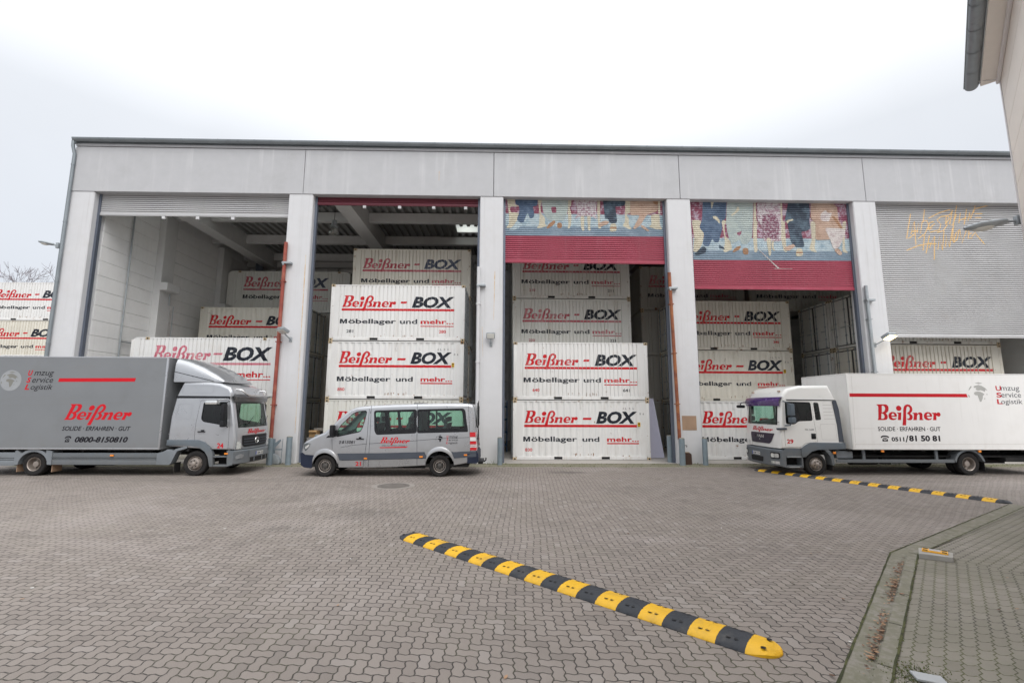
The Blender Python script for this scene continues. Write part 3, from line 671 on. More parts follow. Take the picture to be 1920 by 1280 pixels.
for k, st in enumerate(STR):
    P2 = [Vector(xz(1640+a/6.857, 370+c/6.857, YS)) for a, c in st]; wd = .021
    l, r = [], []
    for i, p in enumerate(P2):
        t = (P2[min(i+1, len(P2)-1)]-P2[max(i-1, 0)]).normalized(); n = Vector((-t.y, t.x)); l.append(p+n*wd); r.append(p-n*wd)
    for i in range(len(P2)-1):
        q = [l[i], l[i+1], r[i+1], r[i]]; zz = [v.y for v in q]
        b.mapped([[tuple(v) for v in q]], lambda x, z: (x, YS+slat_y(z)-.002-.0002*k, z), ys=slat_rows(min(zz), max(zz))[1:-1])
SH4[1](b, 'painted_lettering', mat('graffiti_peach', (.88, .60, .26), .5, var=.04))
for sub_, z_, pts in ((SH0[1], 10.52, (308, 372, 438)), (SH1[1], 11.13, (683, 749, 813, 873))):
    for p_ in pts:
        x_ = at(p_, 395, YS).x; b = MB(); b.box((x_-.07, YS-.02, z_-.15), (x_+.07, YS+.06, z_-.032), bev=.01); sub_(b, 'rail_clip', m_colm)
def on_x(px, py, X):
    d = ray(px, py); return Vector((0, 0, EYE))+d*(X/d.x)
b = MB(); p_, q_ = on_x(356, 409, -16.9), on_x(486, 488, -16.9); b.tube([p_+(p_-q_)*.15, q_], .07, 6); hobj(b, 'cable_tray', m_guide)
b = MB(); p_ = at(497, 462, 31.0); q_ = at(495, 482, 31.0); r_ = at(487, 497, 31.0); b.tube([p_+Vector((0, 0, .6)), p_, q_, r_, r_-Vector((0, 0, 3))], .24, 12); hobj(b, 'duct', m_guide, smooth=40)
# rust streaks and plate on the columns
def streak(px, py0, px1, py1, wpx, name='rust_streak', m=m_streakr, y=YF-.0025):
    n = 14; l, r = [], []
    for i in range(n+1):
        t = i/n; p = Vector(xz(px+(px1-px)*t, py0+(py1-py0)*t, y)); ww = wpx/90*(1-.55*t)*(.7+.6*random.random())*(1 if i else .5)
        l.append((p.x-ww, y, p.y)); r.append((p.x+ww, y, p.y))
    b = MB(); b.grid([l, r]); hobj(b, name, m)
streak(573.5, 478, 553, 812, 1.6); streak(928, 508, 925.5, 600, 1.3); streak(904, 612, 905.5, 668, .7); streak(823.5, 321, 823, 339, .9, y=YF-.028)
b = MB(); b.box((7.50, YF-.006, 1.36), (8.10, YF-.001, 1.95)); hobj(b, 'cover_plate', m_brown)
# ================================================================== CONTAINERS
CL, CW_, CH = 6.058, 2.438, 2.591
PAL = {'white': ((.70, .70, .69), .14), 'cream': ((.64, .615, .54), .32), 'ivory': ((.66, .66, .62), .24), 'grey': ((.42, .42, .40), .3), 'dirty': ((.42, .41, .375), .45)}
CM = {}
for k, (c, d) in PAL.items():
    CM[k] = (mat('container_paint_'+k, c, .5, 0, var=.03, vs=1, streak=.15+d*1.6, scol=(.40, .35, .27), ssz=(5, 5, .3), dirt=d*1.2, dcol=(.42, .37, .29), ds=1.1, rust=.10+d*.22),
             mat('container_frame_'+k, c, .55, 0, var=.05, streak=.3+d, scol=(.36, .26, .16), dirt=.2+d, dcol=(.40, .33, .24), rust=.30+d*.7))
m_cast = mat('rusty_corner_casting', (.50, .40, .26), .75, var=.15, vs=9, rust=.55)
m_sticker = mat('yellow_sticker', (.70, .44, .02), .5, var=.05)
def profile(kind, L=CL):
    e = .30 if kind == 'fine' else .28
    pts = [(.0, .0), (.17, .0)]
    if kind == 'fine':
        x, p = .30, .178; i = 0; n = int((L-.6)/p)
        x = (L-n*p)/2
        for i in range(n):
            if i not in (2, n-4): pts += [(x+.02, 0), (x+.032, .036), (x+.060, .036), (x+.072, 0)]
            x += p
    else:
        p = .278; n = int((L-.5)/p); x = (L-n*p)/2
        for i in range(n):
            pts += [(x+.035, 0), (x+.103, .036), (x+.173, .036), (x+.241, 0)]; x += p
    return pts+[(L-.17, 0), (L, 0)]
def prof_y(pts):
    def f(x):
        for (a, ya), (c, yc) in zip(pts[:-1], pts[1:]):
            if a <= x <= c: return ya+(yc-ya)*(x-a)/max(1e-6, c-a)
        return 0
    return f
_mc = {}
def meshof(key, fn):
    if key not in _mc:
        o = fn(); _mc[key] = o.data; bpy.data.objects.remove(o)
    return _mc[key]
def inst(name, me, parent, loc=(0, 0, 0), rz=0, mats=None):
    o = bpy.data.objects.new(name, me); COL.objects.link(o); o.parent = parent; o.location = loc; o.rotation_euler = (0, 0, rz)
    if mats:
        for i, m in enumerate(mats):
            o.material_slots[i].link = 'OBJECT'; o.material_slots[i].material = m
    return o
BR, TR, PW = .165, .07, .14        # bottom rail, top rail, post
def side_mesh(kind, L, H):
    def f():
        b = MB(); pr = [(x, y) for x, y in profile(kind, L) if PW*.6 < x < L-PW*.6]; pr = [(PW*.6, 0)]+pr+[(L-PW*.6, 0)]
        b.grid([[(x, .012+y, BR-.005) for x, y in pr], [(x, .012+y, H-TR+.003) for x, y in pr]])
        return b.build('side_wall', [m_dark], smooth=25)
    return meshof(('side', kind, L, H), f)
def end_mesh(H):
    def f():
        b = MB(); p = .278; n = 7; x0 = (CW_-n*p)/2; pr = [(PW*.6, .015)]
        for i in range(n):
            x = x0+i*p; pr += [(x+.035, .015), (x+.103, .05), (x+.173, .05), (x+.241, .015)]
        pr += [(CW_-PW*.6, .015)]
        b.grid([[(y, x, BR-.03) for x, y in pr], [(y, x, H-TR+.003) for x, y in pr]])
        return b.build('end_wall', [m_dark], smooth=25)
    return meshof(('end', H), f)
def frame_mesh(L, H, pock=True):
    def f():
        b = MB(); W = CW_
        for x in (0, L-PW):
            for y in (0, W-PW): b.box((x, y, .118), (x+PW, y+PW, H-.118), bev=.012)
        pk = [L/2-1.22, L/2-.86, L/2+.86, L/2+1.22] if pock else []
        xs = [.17]+pk+[L-.17]
        for y in (.005, W-.055):
            for i in range(0, len(xs), 2): b.box((xs[i], y, .02), (xs[i+1], y+.05, BR), bev=.006)
            for i in range(1, len(xs)-1, 2): b.box((xs[i]-.012, y+.002, BR-.02), (xs[i+1]+.012, y+.048, BR-.001)); b.box((xs[i]-.012, y+.003, .02), (xs[i+1]+.012, y+.047, .034))
            b.box((.17, y, H-TR), (L-.17, y+.05, H-.012), bev=.01)
        for x in (.005, L-.055):
            b.box((x, .17, .02), (x+.05, W-.17, BR-.04), bev=.006); b.box((x, .17, H-.10), (x+.05, W-.17, H-.012), bev=.006)
        return b.build('frame', [m_dark], smooth=30)
    return meshof(('frame', L, H, pock), f)
def pocket_mesh(L):
    def f():
        b = MB()
        for a, c in ((L/2-1.22, L/2-.86), (L/2+.86, L/2+1.22)): b.box((a, .03, .035), (c, CW_-.03, BR-.022))
        return b.build('fork_pocket', [m_dark])
    return meshof(('pock', L), f)
def cast_mesh():
    def f():
        b = MB(); b.box((0, 0, 0), (.178, .162, .118), 0, bev=.012)
        b.prism(rrect(.05, .022, .128, .088, .03), -.0015, .02, 'y', 1); b.prism(rrect(.04, .022, .118, .088, .03), -.0015, .02, 'x', 1)
        return b.build('corner_casting', [m_cast, m_dark], smooth=30)
    return meshof('cast', f)
def roof_mesh(L, H):
    def f():
        b = MB(); n = int(L/.2); pr = [(L*i/n, H-.03-(.02 if i % 2 else 0)) for i in range(n+1)]
        b.grid([[(x, .04, z) for x, z in pr], [(x, CW_-.04, z) for x, z in pr]])
        b.poly([(0.05, .03, .14), (L-.05, .03, .14), (L-.05, CW_-.03, .14), (.05, CW_-.03, .14)])
        return b.build('roof', [m_dark])
    return meshof(('roof', L, H), f)
def door_mesh(s, H):                     # one leaf on the x = 0 end; s = 0 near half, 1 far half
    def f():
        b = MB(); y0, y1 = (.13, CW_/2-.012) if s == 0 else (CW_/2+.012, CW_-.13); z0, z1 = BR-.02, H-.12
        b.box((.02, y0, z0), (.055, y1, z1), 0)
        n = 5
        for i in range(n):                                     # pressed panels
            za, zb = z0+.09+(z1-z0-.12)*i/n, z0+.03+(z1-z0-.12)*(i+1)/n
            b.box((.006, y0+.10, za), (.021, y1-.10, zb), 0, bev=.008)
        for y in (y0, y1-.035): b.box((.008, y, z0), (.019, y+.035, z1), 1)     # seals
        b.box((.008, y0, z0), (.019, y1, z0+.03), 1); b.box((.008, y0, z1-.03), (.019, y1, z1), 1)
        return b.build('door', [m_dark, m_black], smooth=30)
    return meshof(('door', s, H), f)
def rod_mesh(H):
    def f():
        b = MB(); b.cyl((-.018, 0, .03), (-.018, 0, H-.04), .017, seg=8, mi=0)
        for z in (.05, .45, 1.1, 1.75, H-.08): b.box((-.04, -.045, z), (.0, .045, z+.06), 0)
        b.box((-.05, -.02, .88), (-.028, .30, .915), 0)
        return b.build('lock_rod', [m_galv], smooth=40)
    return meshof(('rod', H), f)
# lettering (paint that follows the corrugation); LAY gives boxes in metres measured on the photographed sides
LAY = {'fine': dict(logo=(.51, 1.545, 2.94, 2.08), box=(3.65, 1.52, 5.58, 2.05), ul=(.50, 1.375, 5.57, 1.478), dash=(3.14, 3.43, 1.72, 1.815), m=(.45, .72, 2.97, 1.0), u=(3.14, .783, 3.92, 1.0), mehr=(4.07, .783, 5.56, 1.0), mu=(4.07, .66, 5.56, .702)),
       'wide': dict(logo=(.50, 1.595, 2.866, 2.134), box=(3.675, 1.565, 5.52, 2.108), ul=(.5, 1.413, 5.495, 1.522), dash=(3.08, 3.48, 1.735, 1.83), m=(.455, .725, 2.825, 1.009), u=(3.06, .787, 3.81, 1.0), mehr=(4.15, .787, 5.56, 1.0), mu=(4.15, .685, 5.56, .738)),
       'swap': dict(logo=(1.0, 1.65, 3.56, 2.30), box=(4.10, 1.61, 6.28, 2.25), ul=(1.0, 1.43, 6.24, 1.53), dash=(3.66, 4.08, 1.88, 1.97), m=(1.0, .82, 3.35, 1.15), u=(3.55, .88, 4.5, 1.13), mehr=(4.75, .88, 6.27, 1.15), mu=(4.75, .75, 6.27, .79))}
def lettering_mesh(kind, prof, L, H, nums, extra):
    la = LAY[kind]; pts = profile(prof, L); py = prof_y(pts); xs = [p[0] for p in pts if .2 < p[0] < L-.2]
    fine = prof == 'fine'
    gro = []
    if fine:
        ps = [p for p in pts if p[1] > .01]; gro = [(ps[i][0], ps[i+1][0]) for i in range(0, len(ps), 2)]
    def keep(x, z):                      # spray paint misses the grooves' far flank in places
        if not fine: return True
        for a, c in gro:
            if c-.004 <= x <= c+.016: return False
        return True
    fm = lambda x, z: (x, .012+py(x)-.003, z)
    D = {k: MB() for k in ('logo_lettering', 'dash', 'underline', 'title_lettering', 'slogan_lettering', 'slogan_lettering1', 'slogan_lettering2', 'underline1')}
    b = D['logo_lettering']; b.glyph(place_logo(la['logo'][0], la['logo'][1], la['logo'][2], la['logo'][3], .13), fm, xs, mi=0, keep=keep)
    D['title_lettering'].glyph(fit(text2d('BOX', .045, .25), *la['box']), fm, xs, mi=1, keep=keep)
    b = D['dash']; d = la['dash']; b.mapped([[(d[0], d[2]), (d[1]-.03, d[2]), (d[1], d[3]), (d[0]+.03, d[3])]], fm, [x for x in xs if d[0] < x < d[1]], mi=2, keep=keep)
    b = D['underline']; b.mapped([rect(*la['ul'])], lambda x, z: (x, .012+py(x)-.0022, z), [x for x in xs if la['ul'][0] < x < la['ul'][2]], mi=2, keep=keep)
    b = D['slogan_lettering']; x0, z0, x1, z1 = la['m']; cap = z0+(z1-z0)*.24; mw = (x1-x0)*.128; hh = z1-cap; sw = mw*.25
    b.mapped([[(x0, cap), (x0+sw, cap), (x0+sw, cap+hh*.62), (x0+mw*.40, cap), (x0+mw*.60, cap), (x0+mw-sw, cap+hh*.62), (x0+mw-sw, cap), (x0+mw, cap), (x0+mw, cap+hh*.97), (x0+mw*.70, cap+hh*.97), (x0+mw*.5, cap+hh*.36), (x0+mw*.30, cap+hh*.97), (x0, cap+hh*.97)]], fm, [x for x in xs if x0 < x < x0+mw], mi=3, keep=keep)
    b.glyph(fit(text2d('öbellager', .022), x0+mw*1.16, z0, x1, z1), fm, xs, mi=3, keep=keep); D['slogan_lettering1'].glyph(fit(text2d('und', .022), *la['u']), fm, xs, mi=3, keep=keep)
    b = D['slogan_lettering2']; b.glyph(fit(text2d('mehr...', .026), *la['mehr']), fm, xs, mi=4, keep=keep)
    b = D['underline1']; b.mapped([rect(*la['mu'])], fm, [x for x in xs if la['mu'][0] < x < la['mu'][2]], mi=4, keep=keep)
    for q, (t_, x, mi) in enumerate(nums):
        D['number_lettering%d' % q] = MB(); D['number_lettering%d' % q].glyph(fit(text2d(t_, .02), x, .37, x+.31, .51), fm, xs, mi=mi)
    if extra:
        b = D['code_lettering'] = MB()
        for t_, x, z in (('A', 4.88, 2.19), ('L', 5.0, 2.19), ('N', 5.16, 2.19), ('U', 5.32, 2.19), ('0', 5.62, 1.96), ('8', 5.02, 1.98), ('6', 5.76, 1.96), ('2', 5.02, 1.76)):
            b.glyph(fit(text2d(t_), x, z, x+.05, z+.09), lambda x, z: (x, .012+py(x)-.0042, z), xs, mi=5)
    return D
_rk = random.Random(21)
def rust_mesh(seed, prof, L):
    r = random.Random(seed); py = prof_y(profile(prof, L)); b = MB()
    for k in range(r.randint(6, 12)):
        x = r.choice((2.55, 2.75, 3.45, 3.6, 3.15))+r.gauss(0, .16); h = r.uniform(.04, .14); z = r.uniform(.24, .33); w = r.uniform(.008, .02); n = 4
        b.grid([[(x-w*(1-i/n*.6), .010+py(x)-.004, z-h*i/n) for i in range(n+1)], [(x+w*(1-i/n*.6), .010+py(x)-.004, z-h*i/n) for i in range(n+1)]])
    for k in range(r.randint(2, 6)):
        x = r.uniform(.3, L-.3); z = r.choice((.19, .22, r.uniform(.3, 2.2))); w = r.uniform(.008, .03); h = w*r.uniform(.5, 4)
        b.grid([[(x-w*math.sin(math.pi*i/4)*.9-.002, .010+py(x)-.0045, z-h*i/4) for i in range(5)], [(x+w*math.sin(math.pi*i/4)+.002, .010+py(x)-.0045, z-h*i/4) for i in range(5)]])
    return b.build('rust_mark', m_rustmk)
m_rustmk = mat('container_rust', (.20, .085, .035), .85, var=.3, vs=14, fade=((.36, .22, .11), 18))
GRP = 'white storage containers stacked in and beside the hall'
MR, MF, MP = (m_red, m_navy, m_red, m_navy, m_red), (m_redf, m_navyf, m_redf, m_navy, m_redf), (m_redp, m_navy, m_redp, m_navy, m_red)
SETS = {'red': (m_red, m_navy, m_red, m_navy, m_red), 'faded': (m_redf, m_navyf, m_redf, m_navy, m_redf), 'pink': (m_redp, m_navy, m_redp, m_navy, m_red), 'dark': (m_redf, m_navy, m_redf, m_navy, m_redf)}
def container(x, y, z, label, pal='white', kind='fine', doors='L', nums=(), paint='red', extra=False, text=True, L=CL, H=CH, group=GRP):
    r = empty('storage_container', (x, y, z), label, 'container', group)
    pm, fmx = CM[pal]; prof = {'swap': 'fine'}.get(kind, kind)
    sw = inst('side_wall', side_mesh(prof, L, H), r, mats=[pm])
    inst('side_wall', side_mesh(prof, L, H), r, (L, CW_, 0), math.pi, [pm])
    inst('frame', frame_mesh(L, H), r, mats=[fmx]); inst('roof', roof_mesh(L, H), r, mats=[pm]); inst('fork_pocket', pocket_mesh(L), r)
    ix = 0 if kind != 'swap' else .62
    for (cx, cy, a) in ((-.004+ix, -.004, 0), (L+.004-ix, -.004, 90), (L+.004-ix, CW_+.004, 180), (-.004+ix, CW_+.004, 270)):
        for cz in (0, H-.118):
            o = inst('corner_casting', cast_mesh(), r, (cx, cy, cz), R(a))
    if doors == 'L':
        inst('end_wall', end_mesh(H), r, (L, CW_, 0), math.pi, [pm]); base_m = Matrix.Identity(4)
        dl, rz = (0, 0, 0), 0
    else:
        inst('end_wall', end_mesh(H), r, mats=[pm]); dl, rz = (L, CW_, 0), math.pi
    for s in (0, 1):
        d = inst('door', door_mesh(s, H), r, dl, rz, [pm, m_black])
        for yy in ((.32, .98) if s == 0 else (1.46, 2.12)): inst('lock_rod', rod_mesh(H-BR), d, (0, yy, BR-.02))
    if text:
        key = ('txt', kind, prof, L, H, tuple(nums), extra)
        if key not in _mc: _mc[key] = {k: (lambda o: (o.data, bpy.data.objects.remove(o))[0])(mb.build(k.rstrip('0123456789'), [m_red, m_navy, m_red, m_navy, m_red, m_blackt])) for k, mb in lettering_mesh(kind if kind in LAY else 'fine', prof, L, H, nums, extra).items()}
        for k, me in _mc[key].items(): inst(k.rstrip('0123456789'), me, r, mats=list(SETS[paint])+[m_blackt])
        o = rust_mesh(_rk.randrange(9999), prof, L); o.parent = r
        if extra:
            b = MB(); b.box((5.52, .003, 1.44), (5.64, .008, 1.63)); b.box((5.54, .0015, 1.47), (5.62, .0028, 1.50), 1); b.box((5.54, .0015, 1.54), (5.62, .0028, 1.60), 1); b.build('sticker', [m_sticker, m_blackt], r)
    if kind == 'wide':
        b = MB()
        for xx in (.62, 1.95, 3.0, 4.06, 5.38): b.box((xx-.012, .006, H-.34), (xx+.012, .02, H-TR)); b.box((xx-.04, .004, H-.34), (xx+.04, .022, H-.31))
        b.build('lashing_bracket', CM[pal][1], r)
    return r
H1, H2, H3 = 2.598, 5.196, 7.794
# second bay
container(-7.77, 20.88, 0, 'white fluted container behind the silver van, lowest of the front stack in the second bay', 'ivory', doors='R')
container(-7.77, 20.88, H1, 'white container marked 880 with a yellow sticker, above the silver van', 'white', 'wide', 'R', (('880', .5, 4),), extra=True)
container(-7.76, 20.88, H2, 'white container marked 281 and 280, top of the front stack in the second bay', 'white', 'fine', 'R', (('281', .76, 3), ('280', 4.91, 4)))
container(-7.71, 23.5, H3, 'yellowed container with faded pink lettering, highest in the second bay, under the roof', 'cream', 'fine', 'R', paint='faded')
HID = 'white container in the row behind the front stacks, almost wholly hidden'
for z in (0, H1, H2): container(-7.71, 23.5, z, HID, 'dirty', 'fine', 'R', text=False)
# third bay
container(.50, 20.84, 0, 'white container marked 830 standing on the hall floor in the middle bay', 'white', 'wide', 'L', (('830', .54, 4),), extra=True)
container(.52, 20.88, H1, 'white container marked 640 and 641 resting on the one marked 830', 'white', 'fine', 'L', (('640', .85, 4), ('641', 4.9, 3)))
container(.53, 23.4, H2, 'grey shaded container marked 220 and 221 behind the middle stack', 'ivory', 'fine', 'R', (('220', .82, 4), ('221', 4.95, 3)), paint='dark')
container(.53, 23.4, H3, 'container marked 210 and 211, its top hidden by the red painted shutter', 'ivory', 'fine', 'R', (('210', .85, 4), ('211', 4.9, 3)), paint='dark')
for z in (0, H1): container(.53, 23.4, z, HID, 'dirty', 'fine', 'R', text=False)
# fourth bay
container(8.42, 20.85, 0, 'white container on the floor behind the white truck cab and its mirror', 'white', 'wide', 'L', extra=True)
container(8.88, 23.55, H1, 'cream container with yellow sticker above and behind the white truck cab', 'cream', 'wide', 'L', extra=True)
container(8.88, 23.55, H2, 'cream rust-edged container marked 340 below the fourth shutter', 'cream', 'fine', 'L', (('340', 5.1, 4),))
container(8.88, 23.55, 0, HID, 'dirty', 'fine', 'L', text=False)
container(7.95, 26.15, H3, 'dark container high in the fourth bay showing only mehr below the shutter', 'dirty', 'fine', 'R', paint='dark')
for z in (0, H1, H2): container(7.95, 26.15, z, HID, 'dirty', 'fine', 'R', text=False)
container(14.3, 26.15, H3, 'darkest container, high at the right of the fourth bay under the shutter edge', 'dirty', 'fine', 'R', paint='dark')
# fifth bay
container(16.9, 20.85, H1, 'cream container behind the white truck box in the bay of the grey shutter', 'cream', 'fine', 'L')
container(16.9, 20.85, H2, 'container marked 201, mostly hidden by the grey shutter of the fifth bay', 'ivory', 'fine', 'L', (('201', 4.3, 3),))
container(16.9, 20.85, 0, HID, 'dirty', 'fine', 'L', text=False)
container(16.9, 23.42, H2, 'grey container door set back beside the nearer door, upper row right of the fourth bay', 'ivory', 'fine', 'L', text=False)
container(16.9, 23.42, H1, 'grey container door set back, lower row right of the fourth bay above the truck', 'ivory', 'fine', 'L', text=False)
# first bay
container(-16.6, 21.1, 2.67, 'long white container with faded pink lettering behind the silver truck cab', 'white', 'swap', 'R', paint='pink', L=6.6, H=2.67)
container(-16.6, 21.1, 0, 'cream container standing on the floor behind the silver truck windscreen', 'cream', 'fine', 'R', text=False, L=6.6, H=2.66)
container(-16.92, 26.1, H2, 'cream container in the middle row of the first bay, lower half hidden', 'cream', 'wide', 'R', paint='red')
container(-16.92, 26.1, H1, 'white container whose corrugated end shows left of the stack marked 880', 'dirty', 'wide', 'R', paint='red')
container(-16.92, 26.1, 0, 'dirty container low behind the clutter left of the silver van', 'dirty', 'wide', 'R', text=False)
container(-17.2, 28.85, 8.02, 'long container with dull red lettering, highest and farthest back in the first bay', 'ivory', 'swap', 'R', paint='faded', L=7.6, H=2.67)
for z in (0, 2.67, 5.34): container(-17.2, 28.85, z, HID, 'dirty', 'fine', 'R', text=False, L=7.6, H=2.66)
# outside, left of the hall
container(-34.2, 31, H3, 'white container on top of the outdoor stack left of the hall', 'white', 'fine', 'L')
container(-34.6, 31, H2, 'yellowish container second from the top of the outdoor stack left of the hall', 'cream', 'fine', 'L')
container(-29.3, 27.6, H1, 'container in the nearer outdoor stack whose top edge shows above the silver truck', 'white', 'wide', 'L')
for p in ((-34.4, 31, H1), (-34.4, 31, 0), (-29.3, 27.6, 0)): container(*p, 'white container low in the outdoor stacks, hidden behind the silver truck', 'white', 'fine', 'L', text=False)
# ================================================================== VEHICLES
class Kit:
    def __init__(s, name, loc, label, cat, group=None):
        s.root = empty(name, loc, label, cat, group); s.inv = Matrix.Translation(tuple(-c for c in loc))
    def add(s, mb, name, mats, parent=None, label=None, **k):
        o = mb.build(name, mats, parent or s.root, **k)
        if parent is None: o.matrix_parent_inverse = s.inv
        if label: o['label'] = label
        return o
class Hull:
    def __init__(s, out, hw, yc, r, deform=None):
        A = sum(a[0]*c[1]-c[0]*a[1] for a, c in zip(out, out[1:]+out[:1]))
        s.out = [Vector(p) for p in out]; s.hw, s.yc = hw, yc; n = len(out)
        s.r = r if isinstance(r, list) else [r]*n; s.df = deform or (lambda x, y, z: (x, y, z)); s.ins = []
        sg = 1 if A > 0 else -1
        for i in range(n):
            a, p, c = s.out[i-1], s.out[i], s.out[(i+1) % n]
            d1, d2 = (p-a).normalized(), (c-p).normalized()
            m1, m2 = Vector((-d1.y, d1.x))*sg, Vector((-d2.y, d2.x))*sg; m = (m1+m2)
            m = m.normalized() if m.length > 1e-4 else m1
            s.ins.append(p+m*(s.r[i]/max(.55, m.dot(m1))))
    def side(s, sg, o=0):                    # map (x, z) on the near (-1) or far (+1) flank
        return lambda x, z: s.df(x, s.yc+sg*(s.hw+o), z)
    def flank(s, mb, sg, holes=(), mi=0, step=.12):
        xs = [p.x for p in s.ins]; zs = [p.y for p in s.ins]
        mb.mapped([[tuple(p) for p in s.ins]]+list(holes), s.side(sg), frange(min(xs), max(xs), step)[1:-1], frange(min(zs), max(zs), step)[1:-1], mi)
    def skin(s, mb, mi=lambda i: 0, skip=lambda i, v: False, nv=8, K=4, vs=None):
        n = len(s.out); vs = vs or [-1+2*k/nv for k in range(nv+1)]
        def ring(i):
            o, q, r = s.out[i], s.ins[i], s.r[i]; L = []
            for k in range(K+1):
                a = math.pi/2*k/K; p = q+(o-q)*math.sin(a); L.append((p, -(s.hw-r+r*math.cos(a))))
            w = s.hw-r
            mid = [(o, v*w) for v in vs[1:-1]]
            return L+mid+[(p, -y) for p, y in L[::-1]]
        rg = [[mb.bm.verts.new(s.df(p.x, s.yc+y, p.y)) for p, y in ring(i)] for i in range(n)]
        for i in range(n):
            a, c = rg[i], rg[(i+1) % n]
            for k in range(len(a)-1):
                if K <= k < len(a)-1-K:
                    v = (vs[k-K]+vs[k-K+1])/2
                    if skip(i, v): continue
                mb.bm.faces.new((a[k], a[k+1], c[k+1], c[k])).material_index = mi(i)
    def patch(s, mb, i0, i1, v0, v1, off=(0, 0, 0), mi=0, nv=8):   # a piece of the skin between outline points i0..i1
        rows = []
        for i in range(i0, i1+1):
            o = s.out[i]; w = s.hw-s.r[i]
            rows.append([Vector(s.df(o.x, s.yc+w*(v0+(v1-v0)*k/nv), o.y))+Vector(off) for k in range(nv+1)])
        mb.grid(rows, mi)
def ribbon2(pts, w):
    P2 = [Vector(p) for p in pts]; l, r = [], []
    for i, p in enumerate(P2):
        t = (P2[min(i+1, len(P2)-1)]-P2[max(i-1, 0)]).normalized(); n = Vector((-t.y, t.x)); l.append(p+n*w/2); r.append(p-n*w/2)
    return [tuple(v) for v in l+r[::-1]]
def seams(mb, fm, lines, w=.012, mi=0):
    for l in lines:
        for a, c in zip(l[:-1], l[1:]):
            mb.mapped([ribbon2([a, c], w)], fm, [x for x in frange(min(a[0], c[0]), max(a[0], c[0])+1e-3, .25)[1:-1]], [z for z in frange(min(a[1], c[1]), max(a[1], c[1])+1e-3, .25)[1:-1]], mi)
def wheel(kit, x, yo, sg, Rr, w, kind):      # yo = outer face, sg = -1 near side
    ax = (0, sg, 0); o = (x, yo-sg*0, Rr); rr = {'van': .63, 'front': .60, 'rear': .60}[kind]*Rr
    b = MB(); b.lathe([(rr, -w), (Rr*.9, -w), (Rr*.985, -w+.03), (Rr, -w+.06), (Rr, -.06), (Rr*.985, -.03), (Rr*.93, -.006), (Rr*.80, .0), (rr+.012, -.008), (rr, -.02), (rr, -.08)], o, ax, 40)
    for k in (-.25, 0, .25):
        b.lathe([(Rr+.0015, -w/2+k*w-.006), (Rr+.0015, -w/2+k*w+.006)], o, ax, 40, 1)
    wh = kit.add(b, 'wheel', [m_rubber, m_dark], smooth=40)
    b = MB(); O = Vector(o); A = Vector(ax)
    def P(r, a, h): return O+A*h+Vector((math.cos(a), 0, math.sin(a)))*r
    if kind == 'van':
        b.lathe([(rr, -.03), (rr*.97, -.012), (rr*.90, -.022), (rr*.86, -.05), (rr*.70, -.035), (rr*.62, -.03), (rr*.56, -.055), (.085, -.06), (.075, -.02), (.05, -.012), (.001, -.012)], o, ax, 40)
        for k in range(16):
            a = 2*math.pi*k/16; b.lathe([(.011, -.029), (.001, -.029)], P(rr*.765, a, -.012), ax, 8, 1)
        for k in range(16):
            a = 2*math.pi*(k+.5)/16; q = [P(rr*.70, a-.09, -.031), P(rr*.88, a-.075, -.032), P(rr*.88, a+.075, -.032), P(rr*.70, a+.09, -.031)]; b.poly(q, 1)
        for k in range(6):
            a = 2*math.pi*k/6; b.cyl(P(.11, a, -.06), P(.11, a, -.035), .012, seg=6, mi=2)
    elif kind == 'front':
        b.lathe([(rr, -.03), (rr*.97, -.005), (rr*.92, -.01), (rr*.88, -.05), (rr*.80, -.02), (rr*.74, .03), (rr*.66, .055), (rr*.60, .06), (rr*.30, .062), (rr*.27, .085), (rr*.20, .095), (.001, .097)], o, ax, 36)
        for k in range(8):
            a = 2*math.pi*k/8+.2; b.lathe([(.030, 0), (.001, 0)], P(rr*.845, a, -.024), ax, 10, 1)
        for k in range(6):
            a = 2*math.pi*k/6+.3; b.cyl(P(rr*.47, a, .06), P(rr*.47, a, .088), .017, seg=6, mi=1)
    else:
        b.lathe([(rr, -.03), (rr*.98, -.003), (rr*.90, -.015), (rr*.86, -.06), (rr*.82, -.14), (rr*.76, -.165), (rr*.50, -.17), (rr*.45, -.12), (rr*.40, -.07), (.001, -.065)], o, ax, 36)
        for k in range(6):
            a = 2*math.pi*k/6+.3; b.cyl(P(rr*.58, a, -.17), P(rr*.58, a, -.135), .018, seg=6, mi=1)
    b.build('rim', [m_rimd if kind == 'van' else m_rim, m_dark, m_rim], wh, smooth=30)
    if kind == 'van':
        b = MB(); b.lathe([(rr*.92, -.012), (rr*.86, -.018)], o, ax, 40); b.lathe([(rr*.68, -.026), (rr*.60, -.024)], o, ax, 40); b.build('rim_ring', [m_rim], wh)
    return wh
def textbox(mb, s, box, fm, mi=0, bold=.01, shear=0, xs=(), mirror=False):
    g = fit(text2d(s, bold, shear), *box)
    if mirror: g = ([(box[0]+box[2]-p[0], p[1]) for p in g[0]], g[1])
    mb.glyph(g, fm, xs, mi=mi)
